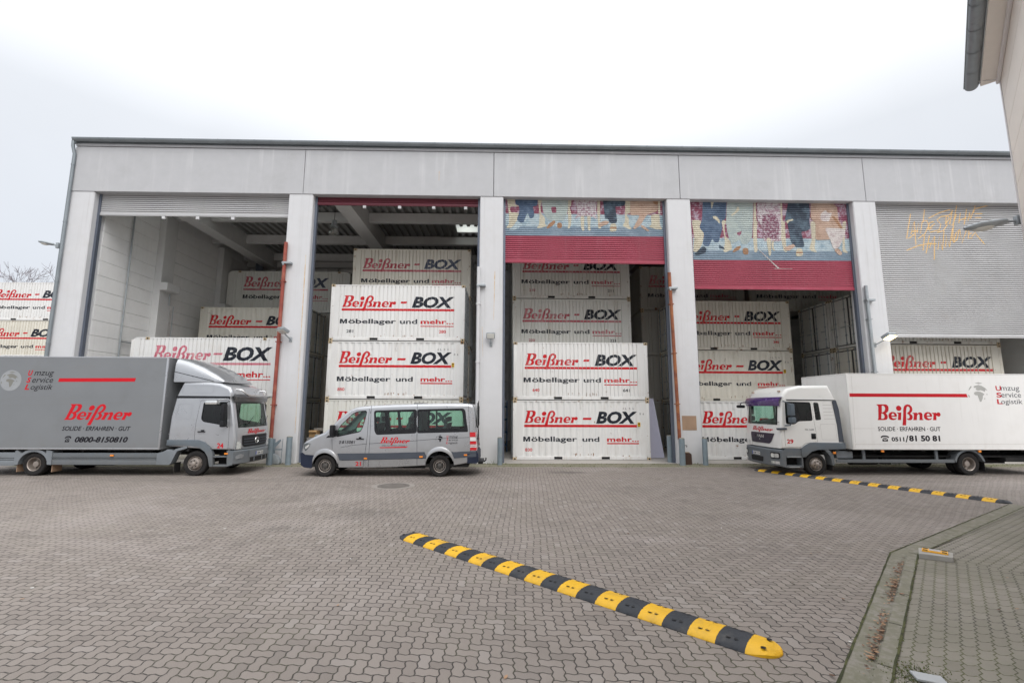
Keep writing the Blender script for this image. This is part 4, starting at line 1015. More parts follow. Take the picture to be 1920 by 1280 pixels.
CONT = [[(-.20,.62),(-.02,.66),(.22,.60),(.50,.42),(.66,.22),(.50,.30),(.42,.12),(.30,.20),(.12,.26),(-.10,.22),(-.28,.30),(-.20,.42),(-.36,.44),(-.42,.54)],
        [(-.36,.12),(-.16,.16),(.10,.12),(.26,.04),(.38,-.06),(.24,-.16),(.20,-.36),(.06,-.62),(-.06,-.64),(-.12,-.36),(-.18,-.14),(-.36,-.12),(-.46,0)],
        [(-.86,.20),(-.74,.44),(-.60,.60),(-.56,.50),(-.70,.34)], [(-.30,.80),(.02,.86),(.34,.78),(.06,.74)], [(.52,-.04),(.62,-.02),(.58,-.14)], [(-.92,-.12),(-.84,-.10),(-.80,-.30),(-.88,-.28)], [(.34,-.34),(.40,-.32),(.36,-.46),(.32,-.44)]]
def globe(mb, cx, cz, r, fm, mi, mring=None):
    if mring is not None: mb.mapped([[(cx+r*math.cos(R(a)), cz+r*math.sin(R(a))) for a in range(0, 360, 10)]], lambda x, z: fm(x, z, -.0008), mi=mring)
    for l in CONT: mb.mapped([[(cx+r*x, cz+r*z) for x, z in l]], lambda x, z: fm(x, z, 0), mi=mi)
def phone(mb, x0, z0, w, h, fm, mi, sk=0):
    S = lambda x, z: (x0+w*x+sk*h*z, z0+h*z)
    mb.mapped([[S(*p) for p in [(0,.62),(.02,.78),(.16,.94),(.35,1),(.65,1),(.84,.94),(.98,.78),(1,.62),(.84,.58),(.78,.72),(.62,.78),(.38,.78),(.22,.72),(.16,.58)]]], fm, mi=mi)
    body = [S(*p) for p in [(.17,0),(.83,0),(.83,.28),(.68,.62),(.60,.66),(.40,.66),(.32,.62),(.17,.28)]]
    mb.mapped([body, [S(.5+.20*math.cos(R(a)), .36+.20*math.sin(R(a))) for a in range(0, 360, 24)]], fm, mi=mi)
    mb.mapped([[S(.5+.10*math.cos(R(a)), .36+.11*math.sin(R(a))) for a in range(0, 360, 30)]], fm, mi=mi)

# ------------------------------------------------------------------ the silver van
YV = 15.93; HV = .99; YC = YV+HV
PV = lambda pts: [xz(x, y, YV) for x, y in pts]
arcR = [(824.2+26.3*math.cos(R(a)), 872-26.8*math.sin(R(a))) for a in range(0, 181, 15)]
arcF = [(608.6+25.2*math.cos(R(a)), 876.6-28*math.sin(R(a))) for a in range(0, 181, 15)]
top = [(579.5,878.5),(566,877),(559.8,872.5),(559.9,856),(562.0,849.6),(564.6,840),(566.8,832),(571.7,827.3),(585.2,820.3),(596.9,815),(607.4,810.4),(622.7,797.5),(633.2,786.3),(646.1,775.2),(656,767.6),(667.2,763.3),(681.3,761),(702.3,759.5),(740,757.7),(782,756.5),(837,755.6),(876,755.8),(885.5,757.6),(889.5,764),(891.8,800),(893.3,845),(896,850),(897,866),(893,869),(875.8,868.6)]
pxo = top+arcR+[(740,875.5),(680,876.8)]+arcF
rv = [.05]*4+[.07]*6+[.08]*6+[.10]*6+[.09]*4+[.05]*4+[.015]*len(arcR)+[.02]*2+[.015]*len(arcF)
xn = xz(640, 800, YV)[0]; xr = xz(885, 800, YV)[0]
def vdef(x, y, z):
    v = (y-YC)
    k = 1-.085*max(0, (z-1.25)/1.4)**1.5
    if x < xn: k *= 1-.13*((xn-x)/1.3)**2
    if x > xr: k *= 1-.5*(x-xr)**2
    if z < .75: k *= 1-.02*((.75-z)/.4)
    x2 = x-.16*max(0, 1-abs(x-xz(565, 850, YV)[0])/.8)*(1-(v/HV)**2)
    return (x2, YC+v*k, z)
van = Kit('silver_van', ((xz(607, 894, YV)[0]+xz(823, 893, YV)[0])/2, YC, 0), 'silver passenger van parked in front of the second bay, number 21 on its side', 'van')
hull = Hull(PV(pxo), HV, YC, rv, vdef)
WD = roundpoly(PV([(631.5,818),(633.5,806),(639,796.5),(650,786),(660,776.5),(669.5,771.6),(685,770.3),(687,773),(684.5,785),(680,800),(676,807.5),(672,809.5),(655,813)]), .05)
WM = roundpoly(PV([(701.0,769.6),(780.8,767.4),(780.8,811.6),(706,814.6),(702.2,807.4)]), .09)
WR = roundpoly(PV([(783.0,767.4),(868,765.6),(872,769.5),(877.2,807.2),(876,809),(783.0,811.5)]), .06)
nfr = len(top); arcset = set(range(nfr, nfr+len(arcR)-1)) | set(range(nfr+len(arcR)+1, nfr+len(arcR)+2+len(arcF)))
b = MB()
for sg in (-1, 1): hull.flank(b, sg, [WD, WM, WR])
hull.skin(b, mi=lambda i: 2 if i in arcset else (1 if i <= 3 or 25 <= i <= 28 else 0), skip=lambda i, v: 10 <= i <= 13 and abs(v) < .86, vs=[-1, -.86, -.6, -.3, 0, .3, .6, .86, 1])
body = van.add(b, 'body', [m_silver, m_navyp, m_dark], smooth=40)
b = MB(); hull.patch(b, 10, 14, -.86, .86, (0, 0, -.004)); van.add(b, 'windscreen', m_glassw, smooth=60)
SC_ = lambda poly, k: (lambda c: [((p[0]-c[0])*k[0]+c[0]+k[2], (p[1]-c[1])*k[1]+c[1]+k[3]) for p in poly])((sum(p[0] for p in poly)/len(poly), sum(p[1] for p in poly)/len(poly)))
CLM = roundpoly(PV([(726.5,772.5),(776,771.5),(776,803),(730,806.5)]), .08); CLR = roundpoly(PV([(805.5,770.5),(866,769.5),(871.5,803),(805.5,803.5)]), .06)
CLS = roundpoly(PV([(704,773),(721,772.4),(723,806),(707,809)]), .06); CLQ = roundpoly(PV([(785,771.5),(802,771),(802,806),(785,807)]), .04)
for sg in (-1, 1):
    for W_, fr, holes in ((WD, 'door', []), (WM, 'mid', [CLS, CLM]), (WR, 'rear', [CLR, CLQ])):
        b = MB(); gl = SC_(W_, (1.012, 1.02, 0, 0))
        if holes:
            b.mapped([gl]+holes, hull.side(sg, .002), mi=1); b.mapped([gl], hull.side(sg, -.006), ys=frange(2.0, 2.5, .1), mi=0)
        else:
            b.mapped([gl], hull.side(sg, -.006), ys=frange(1.7, 2.5, .1), mi=0)
            b.mapped([SC_(W_, (1.03, 1.05, 0, 0)), SC_(W_, (.975, .955, 0, 0))], hull.side(sg, .002), ys=frange(1.7, 2.5, .1), mi=1)
        van.add(b, 'window', [m_glass if fr != 'door' else m_glass, m_black])
    # lower mouldings, seams, quarter panel
    b = MB(); xs = frange(PV([(633, 860)])[0][0], PV([(878, 860)])[0][0], .3)
    b.mapped([PV([(632.5,849.8),(640,849.6),(715,849),(796,846.8),(801,858.6),(640,862.4),(636.5,862.4)])], hull.side(sg, .012), xs); van.add(b, 'rub_strip', m_slate); b = MB(); b.mapped([PV([(846,845.5),(850,847),(880,845.4),(893,845.4),(893,856),(876,856.6),(851.5,859)])], hull.side(sg, .012), xs)
    van.add(b, 'rub_strip', m_slate)
    b = MB(); b.mapped([PV([(559.6,850),(564,848.5),(570,852.5),(587.5,853.3),(584,863),(582.5,877.8),(566,876.4),(560.2,872)])], hull.side(sg, .004), frange(-6.7, -6.1, .06)); van.add(b, 'bumper', m_navyp); b = MB(); b.mapped([PV([(876,850),(893,848.5),(896.5,851),(896.5,866),(892.5,868.6),(876,868)])], hull.side(sg, .012), [xs[-1]])
    van.add(b, 'bumper', m_navyp)
    for arc, cx, cy, rx, ry in ((arcF, 608.6, 876.6, 25.2, 28), (arcR, 824.2, 872, 26.3, 26.8)):
        o_, i_ = [], []
        for a in range(15, 166, 10):
            bulge = 8.2*math.sin(R((a-15)*180/150))**.6
            o_.append((cx+(rx+bulge*.75)*math.cos(R(a)), cy-(ry+bulge)*math.sin(R(a)))); i_.append((cx+rx*1.0*math.cos(R(a)), cy-ry*1.0*math.sin(R(a))))
        O2, I2 = PV(o_), PV(i_)
        b = MB(); f0, f1 = hull.side(sg, .001), hull.side(sg, .03); b.grid([[f0(*p) for p in O2], [f1(p[0]*.5+q[0]*.5, p[1]*.5+q[1]*.5) for p, q in zip(O2, I2)], [f1(*p) for p in I2], [f0(*p) for p in I2]])
        van.add(b, 'wheel_arch', m_silver, smooth=50)
    b = MB(); L = [[(622.3,822),(622.8,842)], [(692.2,766),(690.5,786),(688.5,818),(684.5,848),(680.3,875)], [(695.6,760),(693.6,820),(690,875)], [(781.9,757),(781.7,872)], [(878,757),(880.5,811),(882.5,846)], [(622.5,820),(640,813.5)], [(694,775),(694.5,770)], [(639,838.5),(660,834.5),(688,831.6)], [(692,831.4),(735,829),(781,825.6),(830,821.6),(880,819.6)], [(640,862.8),(800,859)]]
    seams(b, hull.side(sg, .002), [PV(l) for l in L], .011); van.add(b, 'panel_gap', m_black)
    b = MB(); b.mapped([PV([(610.5,820.6),(622.5,809),(632.5,805),(631.2,817.6),(622,819.6)])], hull.side(sg, .003)); van.add(b, 'quarter_panel', m_black)
    b = MB(); x0, z0 = PV([(668,823.4)])[0]; y0 = hull.side(sg, 0)(x0, z0)[1]
    b.box((x0, y0-.03 if sg < 0 else y0, z0), (x0+.25, y0 if sg < 0 else y0+.03, z0+.035), bev=.008); b.box((x0+.08, y0-.02 if sg < 0 else y0, z0+.02), (x0+.17, y0 if sg < 0 else y0+.02, z0+.08), bev=.01); van.add(b, 'door_handle', m_black, smooth=40)
    b = MB(); hl = roundpoly(PV([(569.5,845.5),(566.4,838.5),(567.4,832.6),(573.5,830.4),(580.8,831.8),(577.5,838.6),(571.5,845)]), .03)
    b.mapped([hl], hull.side(sg, .006), frange(-6.6, -6.2, .06)); hlo = van.add(b, 'headlight', m_headlg, smooth=60)
    b = MB(); b.mapped([PV([(570.5,842),(569,838),(576.5,833),(579,833),(576,838.4)])], hull.side(sg, .009)); b.build('reflector', m_headl, hlo)
    b = MB()
    for (p0, p1, mi) in (((881,809.9), (891.3,818.9), 0), ((881.2,819.3), (891.8,826.4), 1), ((881.4,826.8), (892.4,832.6), 0), ((881.5,833), (892.6,834.4), 1), ((881.5,834.8), (892.7,835.6), 0), ((881.6,836), (892.8,838), 1), ((881.6,838.4), (892.9,843.6), 0)):
        (xa, za), (xb, zb) = PV([p0, p1]); b.mapped([rect(xa, zb, xb, za)], hull.side(sg, .014), mi=mi)
        f = hull.side(sg, .014); g = hull.side(sg, -.16); b.poly([f(xb, zb), f(xb, za), (g(xb, za)[0]+.03, *g(xb, za)[1:]), (g(xb, zb)[0]+.03, *g(xb, zb)[1:])], mi)
    van.add(b, 'tail_light', [m_tail, m_tailw])
    for (xa, ya, xb, yb) in ((682.4,857.6,688.4,860.4), (786.3,854.4,792.8,857.4), (869.8,851.2,875.9,853.8)):
        p, q = PV([(xa, yb), (xb, ya)]); y0 = hull.side(sg, .012)(*p)[1]; b = MB(); b.box((p[0], min(y0, y0+sg*.02), p[1]), (q[0], max(y0, y0+sg*.02), q[1]), bev=.006); van.add(b, 'marker_light', m_orange)
    b = MB(); mx, mz = PV([(627, 807)])[0]; y0 = hull.side(sg, 0)(mx, mz)[1]
    b.box((mx-.07, y0+sg*.05 if sg > 0 else y0-.30, mz-.19), (mx+.06, y0+.30 if sg > 0 else y0-.05, mz+.19), bev=.04); b.tube([(mx, y0-sg*.02, mz-.08), (mx, y0+sg*.12, mz-.10)], .03); mo = van.add(b, 'mirror', m_black, smooth=40)
    b = MB(); b.box((mx-.085, y0-.26 if sg < 0 else y0+.09, mz-.16), (mx-.06, y0-.09 if sg < 0 else y0+.26, mz-.08), bev=.01); b.build('indicator', m_tailw, mo)
# rear doors and roof details
b = MB(); xe = xz(892, 800, YV)[0]+.02
b.box((xe-.01, YC-.62, 1.62), (xe+.012, YC-.06, 2.36), bev=.01); van.add(b, 'rear_window', m_glassd); b = MB(); b.box((xe-.01, YC+.06, 1.62), (xe+.012, YC+.62, 2.36), bev=.01); van.add(b, 'rear_window', m_glassd)
b = MB(); b.box((xe+.0, YC-.01, .55), (xe+.03, YC+.01, 2.5)); b.box((xe+.01, YC-.72, 1.2), (xe+.05, YC-.5, 1.26)); b.tube([(xe+.02, YC-.78, 2.42), (xe+.07, YC-.80, 2.3), (xe+.07, YC-.80, 1.7), (xe+.02, YC-.78, 1.6)], .02)
van.add(b, 'rear_door_fitting', m_black, smooth=40)
b = MB(); b.box((xe+.05, YC-.5, .36), (xe+.22, YC+.5, .46), bev=.02); b.tube([(xe-.2, YC, .42), (xe+.25, YC, .40), (xe+.30, YC, .44), (xe+.30, YC, .52)], .025); van.add(b, 'tow_bar', m_black, smooth=40)
b = MB(); p = xz(672, 763, YV); b.tube([(p[0], YC-.4, p[1]), (p[0]+.12, YC-.4, p[1]+.16)], .006, 5); van.add(b, 'aerial', m_black)
fm = hull.side(-1, .0035)
b = MB(); bx = lambda a, c, d, e: (lambda p, q: (p[0], p[1], q[0], q[1]))(*PV([(a, e), (d, c)]))
L = bx(712.4, 819.2, 768.6, 831.4); b.glyph(place_logo(L[0], L[1]+.02, L[2], L[3], .30), fm, mi=0)
textbox(b, 'alles für Ihren Umzug !', bx(716, 832.8, 762.5, 837.2), fm, 1, 0, .2); q = bx(712, 838, 766, 839.6); b.mapped([[(q[0], q[1]), (q[2]-.1, q[1]+.01), (q[2], q[3]+.025), (q[0], q[3])]], fm, mi=0)
LM = [m_redflat, m_greyd, m_blackt]; van.add(b, 'logo_lettering', LM); b = MB()
textbox(b, '815081', bx(641, 825.6, 666, 831.2), fm, 2, .02, .2); phone(b, *(lambda q: (q[0], q[1], q[2]-q[0], q[3]-q[1]))(bx(635, 826, 639.6, 831.5)), fm, 2, .2)
van.add(b, 'phone_number', LM); b = MB()
textbox(b, '21', bx(666, 865, 676.6, 873), fm, 0, .03); van.add(b, 'fleet_number', LM); b = MB(); ga = bx(816, 813.8, 834, 831.6); globe(b, (ga[0]+ga[2])/2, (ga[1]+ga[3])/2, (ga[2]-ga[0])/2, lambda x, z, o=0: hull.side(-1, .0035+o)(x, z), 2); van.add(b, 'globe_emblem', LM); b = MB()
for i, (h, t) in enumerate((('U', 'mzug'), ('S', 'ervice'), ('L', 'ogistik'))):
    y0 = 816+i*5.6; textbox(b, h, bx(837.4-i*.4, y0, 841-i*.4, y0+4.4), fm, 0, .02, .2); textbox(b, t, bx(841.8-i*.4, y0+(.6 if i else 1), 858.6, y0+(5.6 if t[-1] in 'gk' and i != 1 else 4.5)), fm, 2, 0, .2)
van.add(b, 'lettering', [m_redflat, m_greyd, m_blackt])
# cabin: floor, dashboard, steering wheel, seats
b = MB(); b.box((-6.0, YC-.9, .62), (-1.2, YC+.9, .66)); van.add(b, 'cabin_floor', m_seat)
b = MB(); b.prism([(-6.0, 1.15), (-5.35, 1.2), (-5.30, 1.32), (-5.5, 1.42), (-5.95, 1.40)], YC-.82, YC+.82, 'y', bev=.02); van.add(b, 'dashboard', m_black, smooth=40)
b = MB(); c = Vector((-5.22, YC-.42, 1.40)); ax = Vector((-.55, 0, .83)); a1 = Vector((0, 1, 0)); a2 = ax.cross(a1)
b.tube([c+(a1*math.cos(t)+a2*math.sin(t))*.21 for t in (2*math.pi*k/20 for k in range(21))], .016, 6); b.tube([c, c-ax*.3], .025, 6); b.tube([c-a1*.2, c+a1*.2], .015, 6); van.add(b, 'steering_wheel', m_black, smooth=50)
def seat(kit, x, y, z, w=.5, back=.72, face=-1):
    b = MB(); b.box((x-.26, y-w/2, z), (x+.26, y+w/2, z+.16), bev=.05); s = .18
    b.prism([(x+.20, z+.10), (x+.34, z+.10), (x+.34+s, z+back), (x+.22+s, z+back)] if face < 0 else [(x-.20, z+.10), (x-.34, z+.10), (x-.34-s, z+back), (x-.22-s, z+back)], y-w/2, y+w/2, 'y', bev=.04)
    xx = x+(.28+s if face < 0 else -.28-s); b.box((xx-.05, y-.13, z+back+.04), (xx+.05, y+.13, z+back+.22), bev=.04); b.box((x-.2, y-w/2+.05, z-.34), (x+.2, y+w/2-.05, z)); kit.add(b, 'seat', m_seat, smooth=50)
for x, ys in ((-4.75, (-.42, .42)), (-3.6, (-.55, 0, .55)), (-2.35, (-.55, 0, .55))):
    for y in ys: seat(van, x, YC+y, 1.0)
b = MB(); b.box((-3.05, YC-.5, .66), (-2.75, YC+.75, 2.42), bev=.03); van.add(b, 'cabin_divider', m_seat)
for x in (xz(607, 894, YV)[0], xz(823.5, 893, YV)[0]):
    for sg, yo in ((-1, YV+.035), (1, YC+HV-.035)): wheel(van, x, yo, sg, .352, .235, 'van')
b = MB(); b.box((-6.3, YC-.9, .31), (-1.1, YC+.9, .40)); b.box((-5.2, YC-.5, .22), (-2.6, YC+.5, .31)); b.cyl((-5.8, YC-.75, .352), (-5.8, YC+.75, .352), .06); b.cyl((-2.07, YC-.75, .352), (-2.07, YC+.75, .352), .06); van.add(b, 'underbody', m_chassis)
# ------------------------------------------------------------------ the two box trucks
class Truck:
    """u = metres behind the cab's front, v = metres from the near flank's centre line, z = height"""
    def __init__(s, X0, sg, yc, name, label):
        s.X0, s.sg, s.yc = X0, sg, yc; s.k = Kit(name, (X0-sg*3, yc, 0), label, 'truck'); s.t = (lambda u: X0-sg*u)
    def P(s, u, v, z): return (s.t(u), s.yc+v, z)
    def box(s, mb, a, c, mi=0, bev=0):
        x0, x1 = sorted((s.t(a[0]), s.t(c[0]))); mb.box((x0, s.yc+min(a[1], c[1]), a[2]), (x1, s.yc+max(a[1], c[1]), c[2]), mi, bev)
    def pl(s, pts): return [(s.t(u), z) for u, z in pts]
    def cab(s, out, hw, ws, paint, r, door, win, quarter=None, glass=None):
        def df(x, y, z):
            u = (x-s.X0)*-s.sg; v = y-s.yc; k = 1-.05*max(0, (z-1.6)/1.4)**1.3
            u2 = u+.11*max(0, 1-u/.9)*(v/hw)**2
            return (s.X0-s.sg*u2, s.yc+v*k, z)
        s.hw = hw; h = s.h = Hull(s.pl(out), hw, s.yc, r, df); s.out = out
        D = s.pl(door); DH = roundpoly(D, .05)
        b = MB()
        for q in (-1, 1): h.flank(b, q, [DH]+([roundpoly(s.pl(quarter), .05)] if quarter else []))
        h.skin(b, skip=lambda i, v: ws[0] <= i < ws[1] and abs(v) < .90, vs=[-1, -.90, -.6, -.3, 0, .3, .6, .90, 1])
        s.body = s.k.add(b, 'cab', [paint, m_black], smooth=40)
        b = MB(); h.patch(b, ws[0], ws[1], -.90, .90, (-.004*s.sg, 0, 0)); s.wind = s.k.add(b, 'windscreen', glass or m_glassw, smooth=60)
        b = MB()
        for q in (-1, 1): b = MB(); h.patch(b, ws[0], ws[1], q*.90, q*.84, (.003*s.sg, 0, .002), nv=1); s.k.add(b, 'windscreen_seal', m_black)
        W2 = roundpoly(s.pl(win), .07); s.doors = []
        for q in (-1, 1):
            c = Vector((sum(p[0] for p in D)/len(D), sum(p[1] for p in D)/len(D)))
            Di = roundpoly([tuple(Vector(p)+(c-Vector(p)).normalized()*.010) for p in D], .05)
            b = MB(); xs = [p[0] for p in Di]; zs = [p[1] for p in Di]
            b.mapped([Di, W2], h.side(q, .001), frange(min(xs), max(xs), .12)[1:-1], frange(min(zs), max(zs), .12)[1:-1]); d = s.k.add(b, 'door', paint, smooth=40); s.doors.append(d)
            b = MB(); b.mapped([SC_(W2, (1.02, 1.03, 0, 0))], h.side(q, -.006), ys=frange(1.7, 2.5, .2)); b.mapped([SC_(W2, (1.03, 1.045, 0, 0)), SC_(W2, (.965, .955, 0, 0))], h.side(q, .003), ys=frange(1.7, 2.5, .2), mi=1)
            b.build('window', [m_glassd if q < 0 else m_glass, m_black], d)
            if quarter:
                Q = roundpoly(s.pl(quarter), .05); b = MB(); b.mapped([SC_(Q, (1.02, 1.03, 0, 0))], h.side(q, -.006), ys=frange(1.7, 2.5, .2)); b.mapped([SC_(Q, (1.05, 1.045, 0, 0)), SC_(Q, (.90, .955, 0, 0))], h.side(q, .003), ys=frange(1.7, 2.5, .2), mi=1); s.k.add(b, 'window', [m_glassd, m_black])
        b = MB(); s.box(b, (.25, -hw+.1, .98), (2.2, hw-.1, 1.03)); s.k.add(b, 'cab_floor', m_seat)
        b = MB(); s.box(b, (.22, -hw+.12, 1.2), (.70, hw-.12, 1.62), bev=.04); s.k.add(b, 'dashboard', m_black, smooth=40)
        for v in (-.6, .6): seat(s.k, s.t(1.25), s.yc+v, 1.36, .52, .78, face=s.sg)
        sv = -.6 if s.sg < 0 else .6
        b = MB(); c = Vector(s.P(.82, sv, 1.62)); ax = Vector((s.sg*.35, 0, -.94)); a1 = Vector((0, 1, 0)); a2 = ax.cross(a1)
        b.tube([c+(a1*math.cos(t)+a2*math.sin(t))*.23 for t in (2*math.pi*k/20 for k in range(21))], .018, 6); b.tube([c, c+ax*.25], .03, 6); b.tube([c-a1*.22, c+a1*.22], .015, 6); s.k.add(b, 'steering_wheel', m_black, smooth=50)
    def front(s, o=0):                       # map (v, z) on the cab front
        pts = sorted([(p[1], p[0]) for p in s.out[:s.nf]])
        def f(v, z):
            u = pts[0][1]
            for (za, ua), (zb, ub) in zip(pts[:-1], pts[1:]):
                if za <= z <= zb: u = ua+(ub-ua)*(z-za)/(zb-za)
            if z > pts[-1][0]: u = pts[-1][1]
            return (s.t(u+.11*max(0, 1-u/.9)*(v/s.hw)**2-o), s.yc+v, z)
        return f
    def boxbody(s, u0, u1, hw, z0, z1, m, trim, y0=None):
        b = MB(); s.box(b, (u0, -hw, z0), (u1, hw, z1)); bx_ = s.k.add(b, 'box_body', m)
        b = MB(); e = .035
        for v in (-hw, hw):
            q = -1 if v < 0 else 1
            for z in (z0, z1): s.box(b, (u0-.004, v+q*.006-q*.05, z-.03 if z == z1 else z-.005), (u1, v+q*.006, z+.012 if z == z1 else z+.05), bev=.008)
            s.box(b, (u0-.008, v+q*.008-q*.06, z0), (u0+.055, v+q*.008, z1+.012), bev=.015)
        for z in (z0, z1): s.box(b, (u0-.010, -hw, z-.03 if z == z1 else z), (u0+.05, hw, z+.014 if z == z1 else z+.05), bev=.008)
        b.build('box_trim', trim, bx_, smooth=40); return bx_
    def chassis(s, u0, u1, zt):
        b = MB()
        for v in (-.42, .34): s.box(b, (u0, v, .62), (u1, v+.08, .84))
        for u in frange(u0+.6, u1-.3, .9): s.box(b, (u, -.42, .68), (u+.08, .42, .80)); s.box(b, (u, -1.15, .80), (u+.07, 1.15, zt))
        s.box(b, (u0+1.6, -1.0, .60), (u1, 1.05, .66)); s.box(b, (u0+2.4, -.55, .34), (u1-1.2, .75, .60))  # flat pans added below the frame to block light under the truck
        s.k.add(b, 'chassis_frame_and_light_pan', m_chassis)
    def axle(s, x, hub=True):
        b = MB(); b.cyl((x, s.yc-1.0, .40), (x, s.yc+1.0, .40), .07); s.k.add(b, 'axle', m_chassis)

# ---- silver truck, cab to the right
T1 = Truck(-8.80, 1, 17.28, 'silver_box_truck', 'silver box truck with roof deflector, number 24 on its cab door'); T1.nf = 6
T1.cab([(0, .84), (0, 1.25), (.06, 1.56), (.25, 2.40), (.32, 2.56), (.26, 2.70), (.40, 2.93), (.80, 3.06), (1.2, 3.10), (2.04, 3.09), (2.20, 2.65), (2.31, 1.95), (2.33, 1.44), (2.34, .96), (1.5, .90), (.9, .86)],
       1.14, (2, 3), m_silver, [.06]*4+[.10]*6+[.06]*4+[.03]*2, [(.36, 2.50), (1.38, 2.48), (1.46, 1.74), (1.47, 1.17), (1.12, 1.10), (.92, .95), (.84, .88), (.24, .88), (.24, 1.2), (.26, 1.64)],
       [(.44, 2.41), (1.26, 2.40), (1.29, 1.86), (1.20, 1.77), (.38, 1.64), (.36, 1.70)])
k1 = T1.k; t1 = T1.t; Y0 = T1.yc
T1.boxbody(2.52, 9.7, 1.22, .86, 3.92, m_silverbox, m_silver); T1.chassis(1.0, 9.6, .86)
fs = T1.h.side(-1, .004); ff = T1.front(.006)
# black roof band, sun visor and roof bar
b = MB(); b.mapped([T1.pl([(.34, 2.62), (2.20, 2.63), (2.22, 2.55), (.40, 2.55), (.34, 2.50)])], fs, frange(-11, -9.2, .2)); b.mapped([T1.pl([(.34, 2.62), (2.20, 2.63), (2.22, 2.55), (.40, 2.55), (.34, 2.50)])], T1.h.side(1, .004), frange(-11, -9.2, .2)); k1.add(b, 'roof_band', m_black)
b = MB(); b.grid([[T1.P(.14+.13*v*v, v*1.12, 2.44) for v in (q/4-1 for q in range(9))], [T1.P(.10+.13*v*v, v*1.12, 2.60) for v in (q/4-1 for q in range(9))], [T1.P(.26+.11*v*v, v*1.12, 2.64) for v in (q/4-1 for q in range(9))]])
k1.add(b, 'sun_visor', m_smoke, smooth=60)
b = MB(); b.tube([T1.P(.42, -.80, 2.86), T1.P(.20, -.80, 2.84), T1.P(.10, -.74, 2.72), T1.P(.08, -.55, 2.66), T1.P(.07, .55, 2.66), T1.P(.10, .74, 2.72), T1.P(.20, .80, 2.84), T1.P(.42, .80, 2.86)], .028, 8)
k1.add(b, 'roof_bar', m_chrome, smooth=60)
b = MB()                                 # roof deflector: sloping wedge with rounded shoulders
sec = [(.78, .06, .92), (1.05, .28, 1.0), (1.5, .52, 1.03), (2.0, .72, 1.04), (2.40, .83, 1.04)]
rows = []
for u, h, w in sec:
    rows.append([T1.P(u, -w, 3.10), T1.P(u, -w, 3.10+h*.45), T1.P(u, -w+.03, 3.10+h*.75), T1.P(u, -w+.10, 3.10+h*.93), T1.P(u, -w+.24, 3.10+h), T1.P(u, 0, 3.10+h*1.03), T1.P(u, w-.24, 3.10+h), T1.P(u, w-.10, 3.10+h*.93), T1.P(u, w-.03, 3.10+h*.75), T1.P(u, w, 3.10+h*.45), T1.P(u, w, 3.10)])
b.grid(rows); b.poly(rows[0]); df_ = k1.add(b, 'roof_deflector', m_silver, smooth=45)
b = MB(); seams(b, lambda x, z: (x, Y0-1.045+.0, z), [[(t1(2.40), 3.45), (t1(1.05), 3.13)]], .02); b.build('deflector_seam', m_black, df_)
# pressed panels, seams
b = MB(); out = lambda q: [tuple(p) for p in q]
for q in (roundpoly(T1.pl([(.98, 3.0), (2.0, 3.0), (2.08, 2.74), (1.0, 2.72)]), .06), roundpoly(T1.pl([(1.62, 2.38), (2.10, 2.38), (2.16, 1.86), (1.66, 1.86)]), .06)):
    b.mapped([q, SC_(q, (.955, .90, 0, 0))], T1.h.side(-1, .006), ys=frange(1.8, 3, .15))
k1.add(b, 'pressed_panel', m_silver)
b = MB(); seams(b, fs, [T1.pl([(.26, 1.36), (2.33, 1.36)]), T1.pl([(.80, 1.17), (.24, 1.165)])], .014); k1.add(b, 'crease_line', m_silver)
b = MB(); p = T1.P(1.36, -1.145, 1.44); b.box((p[0]-.0, p[1]-.03, 1.42), (p[0]+.24, p[1]+.01, 1.455), bev=.008); b.box((p[0]+.10, p[1]-.02, 1.455), (p[0]+.2, p[1]+.01, 1.50)); b.build('handle', m_black, T1.doors[0])
# wheel arch plastics, steps, bumper
b = MB(); ar = [(2.34, 1.17), (1.32, 1.17), (1.10, 1.10), (.90, .92), (.80, .70), (.77, .30), (.88, .30), (.94, .62), (1.06, .80), (1.26, .93), (1.55, .98), (2.34, .99)]
for v0, v1 in ((-1.17, -1.02), (1.02, 1.17)): b = MB(); b.prism(T1.pl(ar), Y0+v0, Y0+v1, 'y', bev=.012); k1.add(b, 'wheel_arch', m_trkgrey, smooth=40)
b = MB(); ar = [(2.25, .86), (1.98, .78), (2.02, .70), (2.14, .40), (2.20, .36), (2.62, .36), (2.62, .74), (2.42, .78), (2.30, .86)]
b.prism(T1.pl(ar), Y0-1.17, Y0-.9, 'y', bev=.01); b.prism(T1.pl([(1.66, .97), (2.02, .88), (2.25, .70), (2.2, .66), (1.98, .80), (1.66, .90)]), Y0-1.16, Y0-.8, 'y'); k1.add(b, 'mudguard', m_trkgrey2, smooth=40)
b = MB(); T1.box(b, (2.05, -1.1, .10), (2.07, -.8, .42)); k1.add(b, 'mud_flap', m_rubber)
b = MB(); T1.box(b, (.26, -1.14, .30), (.79, -.75, .36), bev=.01); T1.box(b, (.26, -1.14, .60), (.79, -.85, .64), bev=.01); T1.box(b, (.26, -1.13, .30), (.32, -.75, .84)); T1.box(b, (.26, -.80, .32), (.79, -.76, .84), 1)
k1.add(b, 'step', [m_trkgrey, m_dark], smooth=40)
b = MB(); fr = [(v, .12*(v/1.15)**4+.10*(v/1.15)**2) for v in (q/6*1.17-1.17 for q in range(13))]
def bumper(T, z0, z1, u, mi, b, fr=None, th=.12, v0=-1.17, v1=1.17, n=12):
    rows = []
    for z, uu in ((z0, u+.05), (z0+.03, u), (z1-.03, u), (z1, u+.04)):
        rows.append([T.P(uu+.16*(v/1.17)**4+.06*(v/1.17)**2, v, z) for v in (v0+(v1-v0)*q/n for q in range(n+1))])
    rows.append([T.P(.30, v*.98, z1) for v in (v0+(v1-v0)*q/n for q in range(n+1))])
    b.grid(rows, mi)
